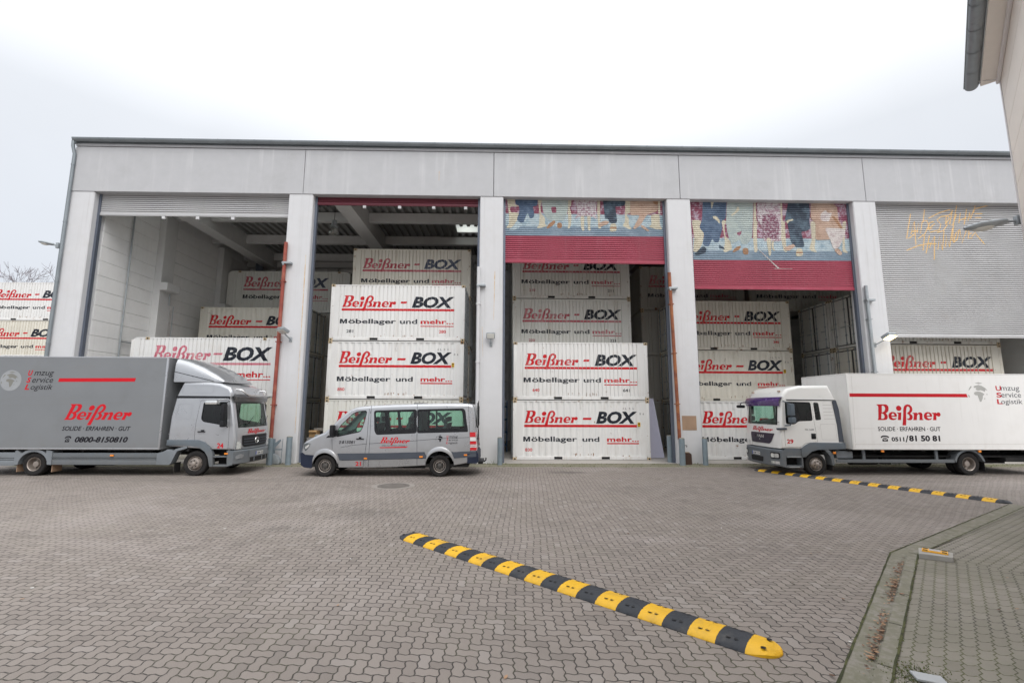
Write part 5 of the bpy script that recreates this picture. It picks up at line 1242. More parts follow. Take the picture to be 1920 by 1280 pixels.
bumper(T1, .36, .82, -.10, 0, b)
for v in (-1.17, 1.17): b.poly([T1.P(.12, v, .36), T1.P(.12, v, .82), T1.P(.34, v, .82), T1.P(.30, v, .32)])
bp = k1.add(b, 'bumper', m_trkgrey, smooth=40)
ffb = lambda T, o: (lambda v, z: T.P(-.10+.16*(v/1.17)**4+.06*(v/1.17)**2-o, v, z))
b = MB(); b.mapped([rect(-.55, .56, .80, .79)], ffb(T1, .012), frange(-.55, .8, .15)[1:-1]); b.build('bumper_insert', m_trkgrey2, bp)
b = MB(); b.mapped([rect(-.50, .40, .80, .54)], ffb(T1, .010), frange(-.5, .8, .15)[1:-1]); 
b.build('bumper_grille', m_dark, bp)
b = MB()
for v in (-.28, .25, .55): b = MB(); b.mapped([rect(v, .40, v+.05, .54)], ffb(T1, .014)); b.build('grille_bar', m_trkgrey2, bp)
for v in (-.98, .98):
    b = MB(); b.mapped([roundpoly([(v-.13, .54), (v+.15, .56), (v+.17, .67), (v+.02, .70), (v-.14, .64)], .04)], ffb(T1, .012), frange(v-.13, v+.17, .08)); b.build('fog_light', m_headl, bp)
    b = MB(); b.mapped([roundpoly([(v-.10*(1 if v < 0 else -1), .86), (v+.10*(1 if v < 0 else -1), .87), (v+.13*(1 if v < 0 else -1), 1.0), (v+.02*(1 if v < 0 else -1), 1.12), (v-.10*(1 if v < 0 else -1), 1.10)], .04)], T1.front(.014)); k1.add(b, 'headlight', m_headl, smooth=50)
b = MB(); b.mapped([roundpoly([(-.84, 1.30), (.84, 1.30), (.80, .98), (.70, .90), (-.70, .90), (-.80, .98)], .05)], T1.front(.012), frange(-.8, .8, .2), frange(.95, 1.25, .1)); gr = k1.add(b, 'grille', m_black)
b = MB()
for z in (.98, 1.07, 1.16): 
    for v in frange(-.75, .65, .14): b.mapped([rect(v, z, v+.139, z+.025)], T1.front(.024))
b.build('grille_slat', m_slate, gr)
b = MB(); f = T1.front(.03); c = Vector(f(0, 1.10)); ax = Vector((1, 0, 0)); R1 = .105
b.tube([c+Vector((0, math.cos(a), math.sin(a)))*R1 for a in (2*math.pi*i/24 for i in range(25))], .012, 6)
for a in (90, 210, 330): b.prism([(c.y+.018*math.cos(R(a+90)), c.z+.018*math.sin(R(a+90))), (c.y+R1*math.cos(R(a)), c.z+R1*math.sin(R(a))), (c.y-.018*math.cos(R(a+90)), c.z-.018*math.sin(R(a+90)))], c.x-.004, c.x+.006, 'x')
b.build('emblem', m_chrome, gr, smooth=50)
b = MB(); b.mapped([rect(-.78, .845, .80, .90)], T1.front(.02), frange(-.6, .6, .2)); k1.add(b, 'chrome_strip', m_trkgrey2)
b = MB(); f = ffb(T1, .02); b.mapped([rect(-.18, .60, .34, .71)], f); b.mapped([rect(-.18, .60, -.13, .71)], ffb(T1, .022), mi=1); textbox(b, 'H·BM 1424', (-.11, .62, .32, .69), ffb(T1, .022), 2, .02); k1.add(b, 'number_plate', [m_plate, m_plateb, m_blackt])
b = MB(); b.glyph(place_logo(-.52, 1.36, .72, 1.50, .22), T1.front(.008), [], [], 0)
textbox(b, '24', tuple(T1.pl([(.66, 0)])[0][:1])+(.90,)+tuple(T1.pl([(.42, 0)])[0][:1])+(1.07,), T1.h.side(-1, .005), 0, .03)
k1.add(b, 'cab_lettering', [m_redflat])
# wipers, mirrors, marker lights
b = MB()
for v in (-.7, -.05, .5): b = MB(); b.tube([T1.front(.03)(v, 1.60), T1.front(.04)(v+.30, 1.74), T1.front(.035)(v+.62, 1.93)], .009, 5); k1.add(b, 'wiper', m_black)
for q in (-1, 1):
    b = MB(); y = Y0+q*1.30; T1.box(b, (.40, q*1.20, 1.84), (.52, q*1.42, 2.36), bev=.04); T1.box(b, (.40, q*1.20, 1.60), (.52, q*1.42, 1.80), bev=.04)
    b.tube([T1.P(.42, q*1.12, 2.46), T1.P(.40, q*1.28, 2.42), T1.P(.44, q*1.30, 2.1), T1.P(.44, q*1.30, 1.7), T1.P(.40, q*1.12, 1.58)], .016, 6); k1.add(b, 'mirror', m_black, smooth=40)
b = MB(); T1.box(b, (.62, -1.48, 2.34), (1.02, -1.26, 2.48), bev=.05); b.tube([T1.P(.50, -1.14, 2.52), T1.P(.66, -1.34, 2.50)], .014, 6); k1.add(b, 'kerb_mirror', m_headl, smooth=40)
for u, z, v in ((.29, .72, -1.18), (4.0, .66, -1.19), (7.7, .62, -1.19)):
    b = MB(); T1.box(b, (u, v-.02, z-.02), (u+.11, v+.01, z+.03), bev=.006); k1.add(b, 'marker_light', m_orange)
b = MB()
for z0, z1, v in ((.36, .52, -1.17), (.53, .58, -1.15), (.59, .745, -1.17)): T1.box(b, (2.62, v, z0), (6.02, v+.05, z1), bev=.012)
k1.add(b, 'side_skirt', m_trkgrey, smooth=40)
b = MB()
for z0, z1, v in ((.33, .50, -1.17), (.51, .56, -1.15), (.57, .76, -1.17)): T1.box(b, (7.15, v, z0), (9.5, v+.05, z1), bev=.012)
k1.add(b, 'side_skirt', m_trkgrey2, smooth=40)
xr_ = -15.40; ur = t1(0)-xr_
b = MB(); ag = [(ur+.56*math.cos(R(a)), .37+.50*math.sin(R(a))) for a in range(0, 181, 15)]; ig = [(ur+.47*math.cos(R(a)), .37+.41*math.sin(R(a))) for a in range(180, -1, -15)]
b.prism(T1.pl([(6.0, .36)]+[(6.0, .80)]+[(6.2, .84)]+ag[::-1][3:-3]+[(ur+.55, .84), (7.2, .80), (7.2, .36)]+ig[::-1]), Y0-1.19, Y0-.8, 'y'); k1.add(b, 'mudguard', m_trkgrey2, smooth=40)
b = MB(); T1.box(b, (ur+.55, -1.1, .12), (ur+.57, -.75, .40)); k1.add(b, 'mud_flap', m_brown); b = MB(); T1.box(b, (ur-.58, -1.1, .12), (ur-.56, -.75, .40)); k1.add(b, 'mud_flap', m_brown)
xf_ = -10.17
for q in (-1, 1):
    wheel(k1, xf_, Y0+q*1.14, q, .40, .25, 'front'); wheel(k1, xr_, Y0+q*1.14, q, .375, .24, 'rear'); wheel(k1, xr_, Y0+q*.86, q, .375, .24, 'rear')
T1.axle(xf_); T1.axle(xr_)
b = MB(); T1.box(b, (2.9, -.95, .42), (3.9, -.45, .82), bev=.06); T1.box(b, (4.2, -.9, .3), (5.0, .9, .6), bev=.05); k1.add(b, 'fuel_tank', m_chassis)
# side lettering
yb = Y0-1.22; PB = lambda x, y: xz(x, y, yb); bb = lambda a, c, d, e: (lambda p, q: (p[0], p[1], q[0], q[1]))(PB(a, e), PB(d, c)); fb = lambda x, z: (x, yb-.003, z)
LM = [m_redflat, m_blackt, mat('olive_grey_foil', (.20, .20, .18), .6), mat('globe_ground_foil', (.30, .315, .33), .55)]
b = MB(); L = bb(120, 757.5, 249.5, 786.5); b.glyph(place_logo(L[0], L[1], L[2], L[3], .28), fb, mi=0); k1.add(b, 'logo_lettering', LM); b = MB()
q = bb(109, 709.5, 255, 715.5); b.mapped([[(q[0], q[1]), (q[2]-.03, q[1]+.02), (q[2], q[3]+.02), (q[0]+.03, q[3])]], fb, mi=0); k1.add(b, 'red_stripe', LM); b = MB()
textbox(b, 'SOLIDE · ERFAHREN · GUT', bb(116, 799, 245.5, 807), fb, 1, .016, .25); k1.add(b, 'slogan_lettering', LM); b = MB(); textbox(b, '0800-8150810', bb(139.5, 818.5, 240.5, 829), fb, 1, .04, .25)
phone(b, *(lambda q: (q[0], q[1], q[2]-q[0]-.05, q[3]-q[1]))(bb(119, 817, 135.5, 828.5)), fb, 1, .2); k1.add(b, 'phone_number', LM); b = MB()
for i, (h, t) in enumerate((('U', 'mzug'), ('S', 'ervice'), ('L', 'ogistik'))):
    y0 = 694+i*13.1; textbox(b, h, bb(52.5-i*3.3, y0, 62.5-i*3.3, y0+10), fb, 0, .03, .25); dsc = 3 if t in ('mzug', 'ogistik') else 0; tp = 0 if i else 2.4
    textbox(b, t, bb(63.5-i*3.4, y0+tp, 102-i*1.3, y0+10+dsc), fb, 1, 0, .25)
k1.add(b, 'service_lettering', LM); b = MB()
gl_ = bb(-3, 690, 43.5, 736); globe(b, (gl_[0]+gl_[2])/2, (gl_[1]+gl_[3])/2, (gl_[2]-gl_[0])/2, lambda x, z, o=0: (x, yb-.003-o, z), 2, 3)
k1.add(b, 'globe_emblem', LM)
b = MB(); 
for l in ([(0, 748.5), (313, 742)], [(0, 760), (311, 752)], [(20, 745), (115, 741.5)], [(97, 835.5), (300, 837)]): seams(b, lambda x, z: (x, yb-.0018, z), [[PB(*p) for p in l]], .008)
k1.add(b, 'scratch', mat('scratch_grey', (.20, .205, .21), .5))

# ---- white truck, cab to the left
T2 = Truck(9.58, -1, 17.47, 'white_box_truck', 'white box truck with purple sun visor, number 29 on its door'); T2.nf = 5
T2.cab([(0, .90), (0, 1.3), (.05, 1.70), (.13, 2.42), (.19, 2.60), (.26, 2.80), (.44, 2.97), (.95, 3.08), (2.0, 3.09), (2.17, 2.59), (2.24, 2.30), (2.31, 1.10), (2.32, .95), (1.5, .92), (.8, .90)],
       1.15, (2, 3), m_wpaint, [.06]*4+[.10]*5+[.05]*4+[.03]*2, [(.24, 2.56), (1.33, 2.52), (1.34, 1.84), (1.41, 1.12), (.98, 1.08), (.80, .95), (.17, .95), (.17, 1.7)],
       [(.30, 2.50), (1.26, 2.475), (1.28, 1.86), (.76, 1.84), (.62, 1.74), (.27, 1.75)], quarter=[(1.38, 2.475), (1.55, 2.47), (1.59, 1.90), (1.40, 1.88)])
k2 = T2.k; t2 = T2.t; Y2 = T2.yc
T2.boxbody(2.56, 9.9, 1.24, .88, 3.50, m_wbox, m_wpaint); T2.chassis(1.0, 9.8, .86)
fs = T2.h.side(-1, .004)
b = MB()
rows = [[T2.P(.02+.14*v*v, v*1.14, 2.36) for v in (q/6-1 for q in range(13))], [T2.P(-.01+.14*v*v, v*1.14, 2.50) for v in (q/6-1 for q in range(13))], [T2.P(.06+.13*v*v, v*1.15, 2.64) for v in (q/6-1 for q in range(13))], [T2.P(.20+.11*v*v, v*1.13, 2.68) for v in (q/6-1 for q in range(13))]]
b.grid(rows); k2.add(b, 'sun_visor', m_purple, smooth=60)
b = MB()
for v in (-.86, .86): b = MB(); T2.box(b, (.30, v-.05, 2.86), (.36, v+.05, 2.90)); k2.add(b, 'marker_light', m_brown)
b = MB(); b.mapped([ribbon2(T2.pl([(.36, 2.575), (2.17, 2.56)]), .035)], fs, frange(10, 11.7, .3)); k2.add(b, 'drip_rail', m_black)
b = MB(); b.prism(T2.pl([(2.05, 2.53), (2.175, 2.56), (2.25, 2.25), (2.33, 1.12), (2.15, 1.12), (2.13, 1.7)]), Y2-1.155, Y2-1.10, 'y'); k2.add(b, 'wind_deflector', m_slate); b = MB(); b.prism(T2.pl([(2.05, 2.53), (2.175, 2.56), (2.25, 2.25), (2.33, 1.12), (2.15, 1.12), (2.13, 1.7)]), Y2+1.10, Y2+1.155, 'y'); k2.add(b, 'wind_deflector', m_slate)
b = MB(); q = roundpoly(T2.pl([(1.54, 1.74), (2.08, 1.74), (2.10, 1.20), (1.56, 1.20)]), .03); b.mapped([q, SC_(q, (.97, .97, 0, 0))], T2.h.side(-1, .003))
for i in range(5): b.mapped([ribbon2(T2.pl([(1.70, 2.40-i*.12), (2.02+i*.015, 2.40-i*.12)]), .014)], T2.h.side(-1, .004))
k2.add(b, 'pressed_panel', mat('white_panel_shadow_gap', (.50, .49, .47), .5))
b = MB(); p = T2.P(1.36, -1.15, 1.28); b.box((p[0]-.17, p[1]-.012, 1.22), (p[0]-.0, p[1]+.02, 1.42), bev=.02); b.box((p[0]-.15, p[1]-.03, 1.30), (p[0]-.02, p[1]-.01, 1.34), bev=.008); b.build('handle', m_black, T2.doors[0], smooth=40)
b = MB(); b.prism(T2.pl([(.0, 1.60), (.32, 1.61), (.34, 1.54), (.02, 1.53)]), Y2-1.20, Y2-1.10, 'y', bev=.01); k2.add(b, 'air_vane', m_slate)
b = MB(); ar = [(.15, .90), (.80, .90), (.98, 1.04), (1.14, 1.11), (2.36, 1.10), (2.36, .88), (1.36, .875), (1.14, .81), (.94, .64), (.80, .60), (.79, .68)]
for v0, v1 in ((-1.18, -1.0), (1.0, 1.18)): b = MB(); b.prism(T2.pl([(.80, .92), (.98, 1.04), (1.14, 1.11), (2.36, 1.10), (2.36, .88), (1.36, .875), (1.14, .81), (.94, .62), (.80, .60)]), Y2+v0, Y2+v1, 'y', bev=.012); k2.add(b, 'wheel_arch', m_trkgrey, smooth=40)
b = MB(); b.prism(T2.pl([(1.50, .88), (1.62, .86), (1.80, .66), (1.84, .34), (1.92, .34), (1.92, .70), (1.72, .90)]), Y2-1.17, Y2-.85, 'y', bev=.01); k2.add(b, 'mudguard', m_trkgrey, smooth=40)
b = MB(); T2.box(b, (1.86, -1.12, .16), (1.88, -.82, .42)); k2.add(b, 'mud_flap', m_rubber)
b = MB(); T2.box(b, (.22, -1.14, .60), (.80, -.8, .92)); T2.box(b, (.22, -1.15, .25), (.83, -.8, .33), bev=.01); T2.box(b, (.80, -1.15, .25), (.84, -.8, .62)); T2.box(b, (.22, -.85, .3), (.82, -.8, .62), 1); T2.box(b, (.30, -1.155, .60), (.80, -1.10, .64), 2); T2.box(b, (.34, -1.152, .26), (.7, -1.10, .292), 2); k2.add(b, 'step', [m_trkgrey, m_dark, m_galv], smooth=40)
b = MB(); bumper(T2, .28, .86, -.12, 0, b)
for v in (-1.17, 1.17): b.poly([T2.P(.10, v, .30), T2.P(.10, v, .84), T2.P(.24, v, .86), T2.P(.24, v, .26)])
bp = k2.add(b, 'bumper', m_trkgrey, smooth=40)
fq = lambda o: (lambda v, z: T2.P(-.12+.16*(v/1.17)**4+.06*(v/1.17)**2-o, v, z))
b = MB(); b.mapped([roundpoly([(-.36, .38), (.40, .38), (.44, .56), (-.40, .56)], .04)], fq(.008), frange(-.3, .3, .15)); b.build('bumper_grille', m_dark, bp)
for v in (-.93, .93):
    b = MB(); b.mapped([rrect(v-.19, .54, v+.17, .76, .05)], fq(.006), frange(v-.15, v+.15, .07)); h_ = b.build('headlight', m_dark, bp)
    b = MB(); b.mapped([rrect(v-.15, .58, v+.0, .72, .03)], fq(.012)); b.mapped([rrect(v+.01, .58, v+.14, .72, .03)], fq(.012)); b.build('reflector', m_headl, h_)
    for q_ in (rect(v-.17, .36, v-.01, .46), rect(v, .36, v+.14, .46)): b = MB(); b.mapped([q_], fq(.008)); b.build('fog_light', m_headl, bp)
b = MB(); b.mapped([roundpoly([(-.88, 1.40), (.62, 1.40), (.62, 1.33), (.58, 1.03), (-.60, 1.03), (-.70, 1.10)], .04)], T2.front(.012), frange(-.8, .5, .2), [1.1, 1.2, 1.3]); gr = k2.add(b, 'grille', mat('dark_violet_grille', (.030, .020, .040), .4, var=.2))
b = MB()
for z in (1.10, 1.17): b.mapped([rect(-.6, z, .55, z+.012)], T2.front(.016), frange(-.5, .5, .2))
b.build('grille_slat', m_slate, gr)
b = MB(); b.glyph((lambda g: ([(-p[0], p[1]) for p in g[0]], g[1]))(fit(text2d('MAN', .03), -.22, 1.22, .30, 1.33)), T2.front(.02), mi=0); 
c_ = [(-.04+.035*math.cos(R(a)), 1.165+.03*math.sin(R(a))) for a in range(0, 360, 40)]; b.mapped([c_], T2.front(.02), mi=0); b.build('emblem', m_chrome, gr)
mv = lambda g: ([(-p[0], p[1]) for p in g[0]], g[1])
b = MB(); b.glyph(mv(place_logo(-.52, 1.47, .78, 1.62, .18)), T2.front(.008), mi=0); xa = t2(.24)
textbox(b, '29', (xa, 1.07, xa+.26, 1.22), T2.h.side(-1, .005), 0, .03); textbox(b, 'TGL 12.250', (t2(.98), 1.53, t2(.98)+.32, 1.57), T2.h.side(-1, .005), 1, .02); k2.add(b, 'cab_lettering', [m_redflat, m_blackt])
b = MB(); f = fq(.012); b.mapped([rect(-.20, .60, .33, .71)], f); b.mapped([rect(.28, .60, .33, .71)], fq(.014), mi=1); b.glyph(mv(fit(text2d('H·BM 1724', .02), -.27, .62, .18, .69)), fq(.014), mi=2); k2.add(b, 'number_plate', [m_plate, m_plateb, m_blackt])
b = MB()
for v in (.75, .1, -.5): b = MB(); b.tube([T2.front(.03)(v, 1.70), T2.front(.04)(v-.25, 1.75), T2.front(.035)(v-.6, 1.80)], .009, 5); k2.add(b, 'wiper', m_black)
for q in (-1, 1):
    b = MB(); T2.box(b, (.36, q*1.20, 2.02), (.52, q*1.44, 2.44), bev=.05); T2.box(b, (.38, q*1.20, 1.78), (.54, q*1.44, 1.98), bev=.04)
    b.tube([T2.P(.30, q*1.12, 2.54), T2.P(.28, q*1.28, 2.50), T2.P(.42, q*1.32, 2.44), T2.P(.44, q*1.32, 1.80), T2.P(.40, q*1.28, 1.70), T2.P(.28, q*1.12, 1.68)], .022, 6); k2.add(b, 'mirror', m_trkgrey, smooth=40)
b = MB(); T2.box(b, (-.18, .98, 2.28), (.06, 1.26, 2.40), bev=.05); b.tube([T2.P(.2, 1.02, 2.52), T2.P(-.05, 1.10, 2.48), T2.P(-.08, 1.12, 2.38)], .02, 6); k2.add(b, 'kerb_mirror', m_black, smooth=40)
for u, z, v in ((1.88, .77, -1.2), (3.55, .83, -1.23), (6.98, .83, -1.23)):
    b = MB(); T2.box(b, (u, v-.02, z-.04), (u+.09, v+.02, z+.03), bev=.006); k2.add(b, 'marker_light', m_orange)
b = MB(); T2.box(b, (2.0, -1.17, .43), (6.18, -1.12, .54), bev=.01); k2.add(b, 'guard_rail', m_trkgrey)
b = MB()
for u in (2.95, 5.52): b = MB(); T2.box(b, (u, -1.15, .54), (u+.09, -1.10, .86)); k2.add(b, 'guard_rail_post', m_trkgrey)
b = MB(); T2.box(b, (2.10, -1.05, .56), (2.68, -.55, .80), bev=.03); k2.add(b, 'battery_box', m_trkgrey2); b = MB(); b.cyl(T2.P(2.8, -.7, .50), T2.P(3.7, -.7, .50), .2); T2.box(b, (3.9, -.8, .34), (4.2, .8, .7)); k2.add(b, 'fuel_tank', m_chassis)
xr_ = 16.26; ur = xr_-T2.X0
b = MB(); ag = [(ur+.55*math.cos(R(a)), .38+.52*math.sin(R(a))) for a in range(8, 173, 12)]; ig = [(ur+.48*math.cos(R(a)), .38+.45*math.sin(R(a))) for a in range(172, 7, -12)]
b.prism(T2.pl(ag+ig), Y2-1.19, Y2-.85, 'y'); k2.add(b, 'mudguard', m_trkgrey, smooth=40)
b = MB(); T2.box(b, (ur+.56, -1.12, .14), (ur+.58, -.75, .46)); k2.add(b, 'mud_flap', m_rubber)
b = MB(); T2.box(b, (8.0, -1.15, .46), (9.7, 1.15, .60)); T2.box(b, (9.2, -1.1, .4), (9.8, 1.1, .86)); k2.add(b, 'tail_lift', m_chassis)
xf_ = 10.86
for q in (-1, 1):
    wheel(k2, xf_, Y2+q*1.15, q, .375, .25, 'front'); wheel(k2, xr_, Y2+q*1.15, q, .385, .24, 'rear'); wheel(k2, xr_, Y2+q*.86, q, .385, .24, 'rear')
T2.axle(xf_); T2.axle(xr_)
yb2 = Y2-1.24; PB = lambda x, y: xz(x, y, yb2); bb = lambda a, c, d, e: (lambda p, q: (p[0], p[1], q[0], q[1]))(PB(a, e), PB(d, c)); fb2 = lambda x, z: (x, yb2-.003, z)
LM = [m_redflat, m_blackt, m_greyt, m_greyd]
b = MB(); L = bb(1645.5, 758, 1761, 787); b.glyph(place_logo(L[0], L[1], L[2], L[3], 0), fb2, mi=0); k2.add(b, 'logo_lettering', LM); b = MB()
q = bb(1592, 738, 1813.5, 743.5); b.mapped([[(q[0], q[1]), (q[2], q[1]), (q[2]-.03, q[3]), (q[0], q[3])]], fb2, mi=0); k2.add(b, 'red_stripe', LM); b = MB()
textbox(b, 'SOLIDE · ERFAHREN · GUT', bb(1646.5, 800, 1763, 807.6), fb2, 1, .014); k2.add(b, 'slogan_lettering', LM); b = MB(); textbox(b, '0511', bb(1672, 819, 1695, 827), fb2, 1, .035); textbox(b, '/', bb(1698, 816, 1703, 828.5), fb2, 1); textbox(b, '81 50 81', bb(1705, 816, 1762, 827), fb2, 1, .04)
phone(b, *(lambda q: (q[0], q[1], q[2]-q[0], q[3]-q[1]))(bb(1652, 816, 1666.5, 827)), fb2, 1); k2.add(b, 'phone_number', LM); b = MB()
for i, (h, t) in enumerate((('U', 'mzug'), ('S', 'ervice'), ('L', 'ogistik'))):
    y0 = 723.2+i*12.4; textbox(b, h, bb(1867.2+i*1.5, y0, 1876+i*1.2, y0+9.2), fb2, 0, .02); dsc = 2.6 if t in ('mzug', 'ogistik') else 0; tp = 0 if i else 2.2
    textbox(b, t, bb(1877.5+i*.2, y0+tp, 1910.5+i*2.9, y0+9.2+dsc), fb2, 3, 0)
k2.add(b, 'service_lettering', LM); b = MB()
g_ = bb(1815.5, 717, 1857.5, 758); globe(b, (g_[0]+g_[2])/2, (g_[1]+g_[3])/2, (g_[2]-g_[0])/2, lambda x, z, o=0: (x, yb2-.003-o, z), 2)
k2.add(b, 'globe_emblem', LM)
b = MB(); seams(b, lambda x, z: (x, yb2-.002, z), [[PB(1590, 803), PB(1640, 803)], [PB(1604, 832.5), PB(1920, 832)], [PB(1604, 832), PB(1604, 842)], [PB(1596, 704), PB(1604, 830)]], .006); k2.add(b, 'panel_gap', mat('beige_seam', (.45, .42, .37), .6))
# ================================================================== YARD FURNITURE
m_byel = mat('speed_bump_yellow', (.74, .42, .012), .55, var=.07, vs=6, dirt=.6, dcol=(.36, .23, .06), ds=2.2, bump=.25, streak=.35, scol=(.20, .14, .05), ssz=(9, 9, 9))
m_bblk = mat('speed_bump_black_rubber', (.040, .044, .052), .6, var=.2, vs=6, dirt=.6, dcol=(.13, .12, .11), ds=2.2, bump=.25, spec=.25)
def speed_bump(name, A, B, n, label, w=.42, h=.062, first=0, fine=True):
    A, B = Vector(A).to_3d(), Vector(B).to_3d(); d = (B-A); L = d.length; d.normalize(); v = Vector((-d.y, d.x, 0)); ctr = (A+B)/2
    root = empty(name, ctr, label, 'speed bump', 'striped speed bumps across the yard'); seg = L/n
    def hz(t, e):                         # t across -1..1, e = end fade 0..1
        return h*max(0, 1-abs(t)**2.6)**.75*e+.006
    for i in range(n):
        end = i in (0, n-1); st = .014 if fine else .07; nu = max(3, int(seg/st)); nv = 26 if fine else 10
        b = MB(); rows = []
        for k in range(nu+1):
            s = seg*k/nu; S = i*seg+s; q = 0
            if i == 0: q = 1-s/seg
            if i == n-1: q = s/seg
            ww = w/2*math.sqrt(max(.0025, 1-q*q)) if end else w/2; e = 1-q**2.2 if end else 1
            row = []
            for j in range(nv+1):
                t = -1+2*j/nv; z = hz(t*(ww/(w/2)) if end else t, e)
                if fine and abs(t) < .97:
                    g = ((s-seg/2)*(1 if not end else .7)+abs(t)*w*.5*(1 if (i % 2) else 1))/.040
                    z += .006*(1 if (g % 1) < .55 else 0)
                p = A+d*S+v*(t*ww)-ctr; row.append((p.x, p.y, z))
            rows.append(row)
        for r in rows: r.insert(0, (r[0][0], r[0][1], .001)); r.append((r[-1][0], r[-1][1], .001))
        b.grid(rows); blk = (i+first) % 2 == 0
        o = b.build('black_segment' if blk else 'yellow_segment', m_bblk if blk else m_byel, root, smooth=35 if fine else 50)
        b = MB()
        for t in (-.50, .50):
            for s in ((.36, .64) if not end else (.5,)):
                p = A+d*(i*seg+seg*s)+v*(t*w/2)-ctr; z = hz(t, 1)
                b.lathe([(.026, z+.004), (.024, z+.0055), (.018, z+.001), (.012, z+.004), (.001, z+.0045)], p, (0, 0, 1), 10, 0)
        b.build('bolt', m_dark, o)
    return root
_a, _b = Vector((-1.46, 8.62)), Vector((2.55, 4.82)); _dd = (_b-_a).normalized()
speed_bump('speed_bump', _a-_dd*.40, _b+_dd*.16, 22, 'yellow and black striped rubber speed bump in the middle of the yard')
_a, _b = Vector((9.66, 17.22)), Vector((12.30, 12.0)); _dd = (_b-_a).normalized()
speed_bump('speed_bump', _b+_dd*.46, _a-_dd*.5, 27, 'yellow and black striped speed bump running under the white truck', fine=False)
# bollards
def bollard(x, y, h, r, label, hook=False):
    t = empty('bollard', (x, y, 0), label, 'bollard', 'grey steel bollards guarding the hall pillars')
    b = MB(); b.cyl((0, 0, 0), (0, 0, h), r, seg=18); b.build('post', m_boll, t, smooth=40)
    b = MB(); b.lathe([(r*.99, h-.004), (r*.97, h+.008), (r*.5, h+.03), (.002, h+.035)], (0, 0, 0), (0, 0, 1), 18); b.build('concrete_cap', m_kerb, t, smooth=50)
    if hook:
        b = MB(); b.tube([(r, 0, h*.74), (r+.08, 0, h*.74), (r+.09, 0, h*.70), (r+.06, 0, h*.68)], .015, 6); b.build('hook', m_black, t)
for a in ((-9.15, 19.1, 1.02, .11, 'grey bollard partly hidden behind the silver truck bumper'), (-8.42, 19.12, 1.08, .11, 'grey bollard before the pillar at the silver van nose'), (-7.72, 20.15, 1.1, .11, 'grey bollard inside the bay just beyond the silver van bonnet'),
          (-.06, 19.15, 1.06, .10, 'grey bollard beside the pillar behind the silver van'), (7.28, 19.1, 1.05, .115, 'grey bollard below the rusty pipe, with a small hook', True), (8.22, 19.12, 1.05, .105, 'grey bollard at the right foot of the pillar with the brown plate'), (7.12, 20.05, 1.1, .11, 'grey bollard set back inside the middle bay entrance')): bollard(*a)
# pipes running up the pillars
def pillar_pipe(p0, p1, r, m, label, bz, bx=.0, name='wall_pipe', square=False):
    t = empty(name, p0, label, 'pipe', 'pipes running up the hall pillars'); p0, p1 = Vector(p0), Vector(p1); d = p1-p0
    b = MB(); b.tube([(0, 0, 0), d*.33, d*.66, d], r, 4 if square else 10); b.build('pipe', m, t, smooth=None if square else 40)
    b = MB(); z = bz-p0.z; q = d*(z/d.z); b.box((q.x-.08, q.y-r-.03, z-.04), (q.x+.30, q.y+.12, z+.05), bev=.015); b.box((q.x-.05, q.y-r-.02, z-.1), (q.x+.02, q.y+.1, z-.04)); b.build('sensor_box', m_galv, t)
    b = MB()
    for k in (.2, .5, .8): q = d*k; b.box((q.x-r-.02, q.y-r-.008, q.z), (q.x+r+.02, q.y+.14, q.z+.04))
    b.build('bracket', m, t)
pillar_pipe((-9.30, 19.42, .6), (-9.26, 19.42, 9.22), .075, m_rustred, 'red oxide pipe on the pillar between the first and second bay', 8.3)
pillar_pipe((7.32, 19.42, 1.0), (7.19, 19.42, 8.05), .07, m_rust, 'orange rusty pipe on the left edge of the pillar with the brown plate', 7.35)
pillar_pipe((-1.00, 19.42, .02), (-1.02, 19.42, 8.22), .075, m_colm, 'white painted pipe on the pillar behind the silver van', 7.4)
pillar_pipe((15.80, 19.42, .02), (15.76, 19.42, 7.55), .07, m_galv, 'grey pipe with a sensor on the pillar left of the grey shutter', 6.9)
# lamps
def floodlight(mount, head, w, hgt, dpt, label, tilt=50, turn=0, lit=False):
    t = empty('floodlight', mount, label, 'floodlight', 'floodlights on the hall front'); M_ = Vector(mount); H_ = Vector(head)-M_
    b = MB(); b.box((-.06, -.02, -.10), (.06, .03, .10), bev=.01); b.tube([(0, -.02, 0), (0, -.12, .02), H_*.85], .025, 8); b.build('bracket', m_galv, t, smooth=40)
    Mx = Matrix.Translation(H_) @ Matrix.Rotation(R(turn), 4, 'Z') @ Matrix.Rotation(R(tilt), 4, 'X')
    b = MB(); b.box((-w/2, -.01, -hgt/2), (w/2, dpt, hgt/2), 0, .04, Mx); hd = b.build('housing', m_galv, t, smooth=40)
    b = MB(); b.box((-w/2+.03, -.035, -hgt/2+.03), (w/2-.03, -.012, hgt/2-.03), 0, .01, Mx); b.build('lens', m_lamp if lit else m_lampglass, hd)
floodlight((-8.83, YF-.01, 5.05), (-9.0, 19.1, 5.32), .48, .34, .12, 'grey floodlight tilted down on the pillar beside the red pipe', 62, -35)
floodlight((-.47, YF-.01, 4.90), (-.48, 19.30, 5.22), .36, .26, .12, 'small grey floodlight facing out on the pillar behind the silver van', 20, 0)
floodlight((15.98, YF-.01, 4.98), (16.30, 19.08, 5.24), .60, .36, .14, 'lit floodlight glowing yellow on the pillar left of the grey shutter', 60, 25, True)
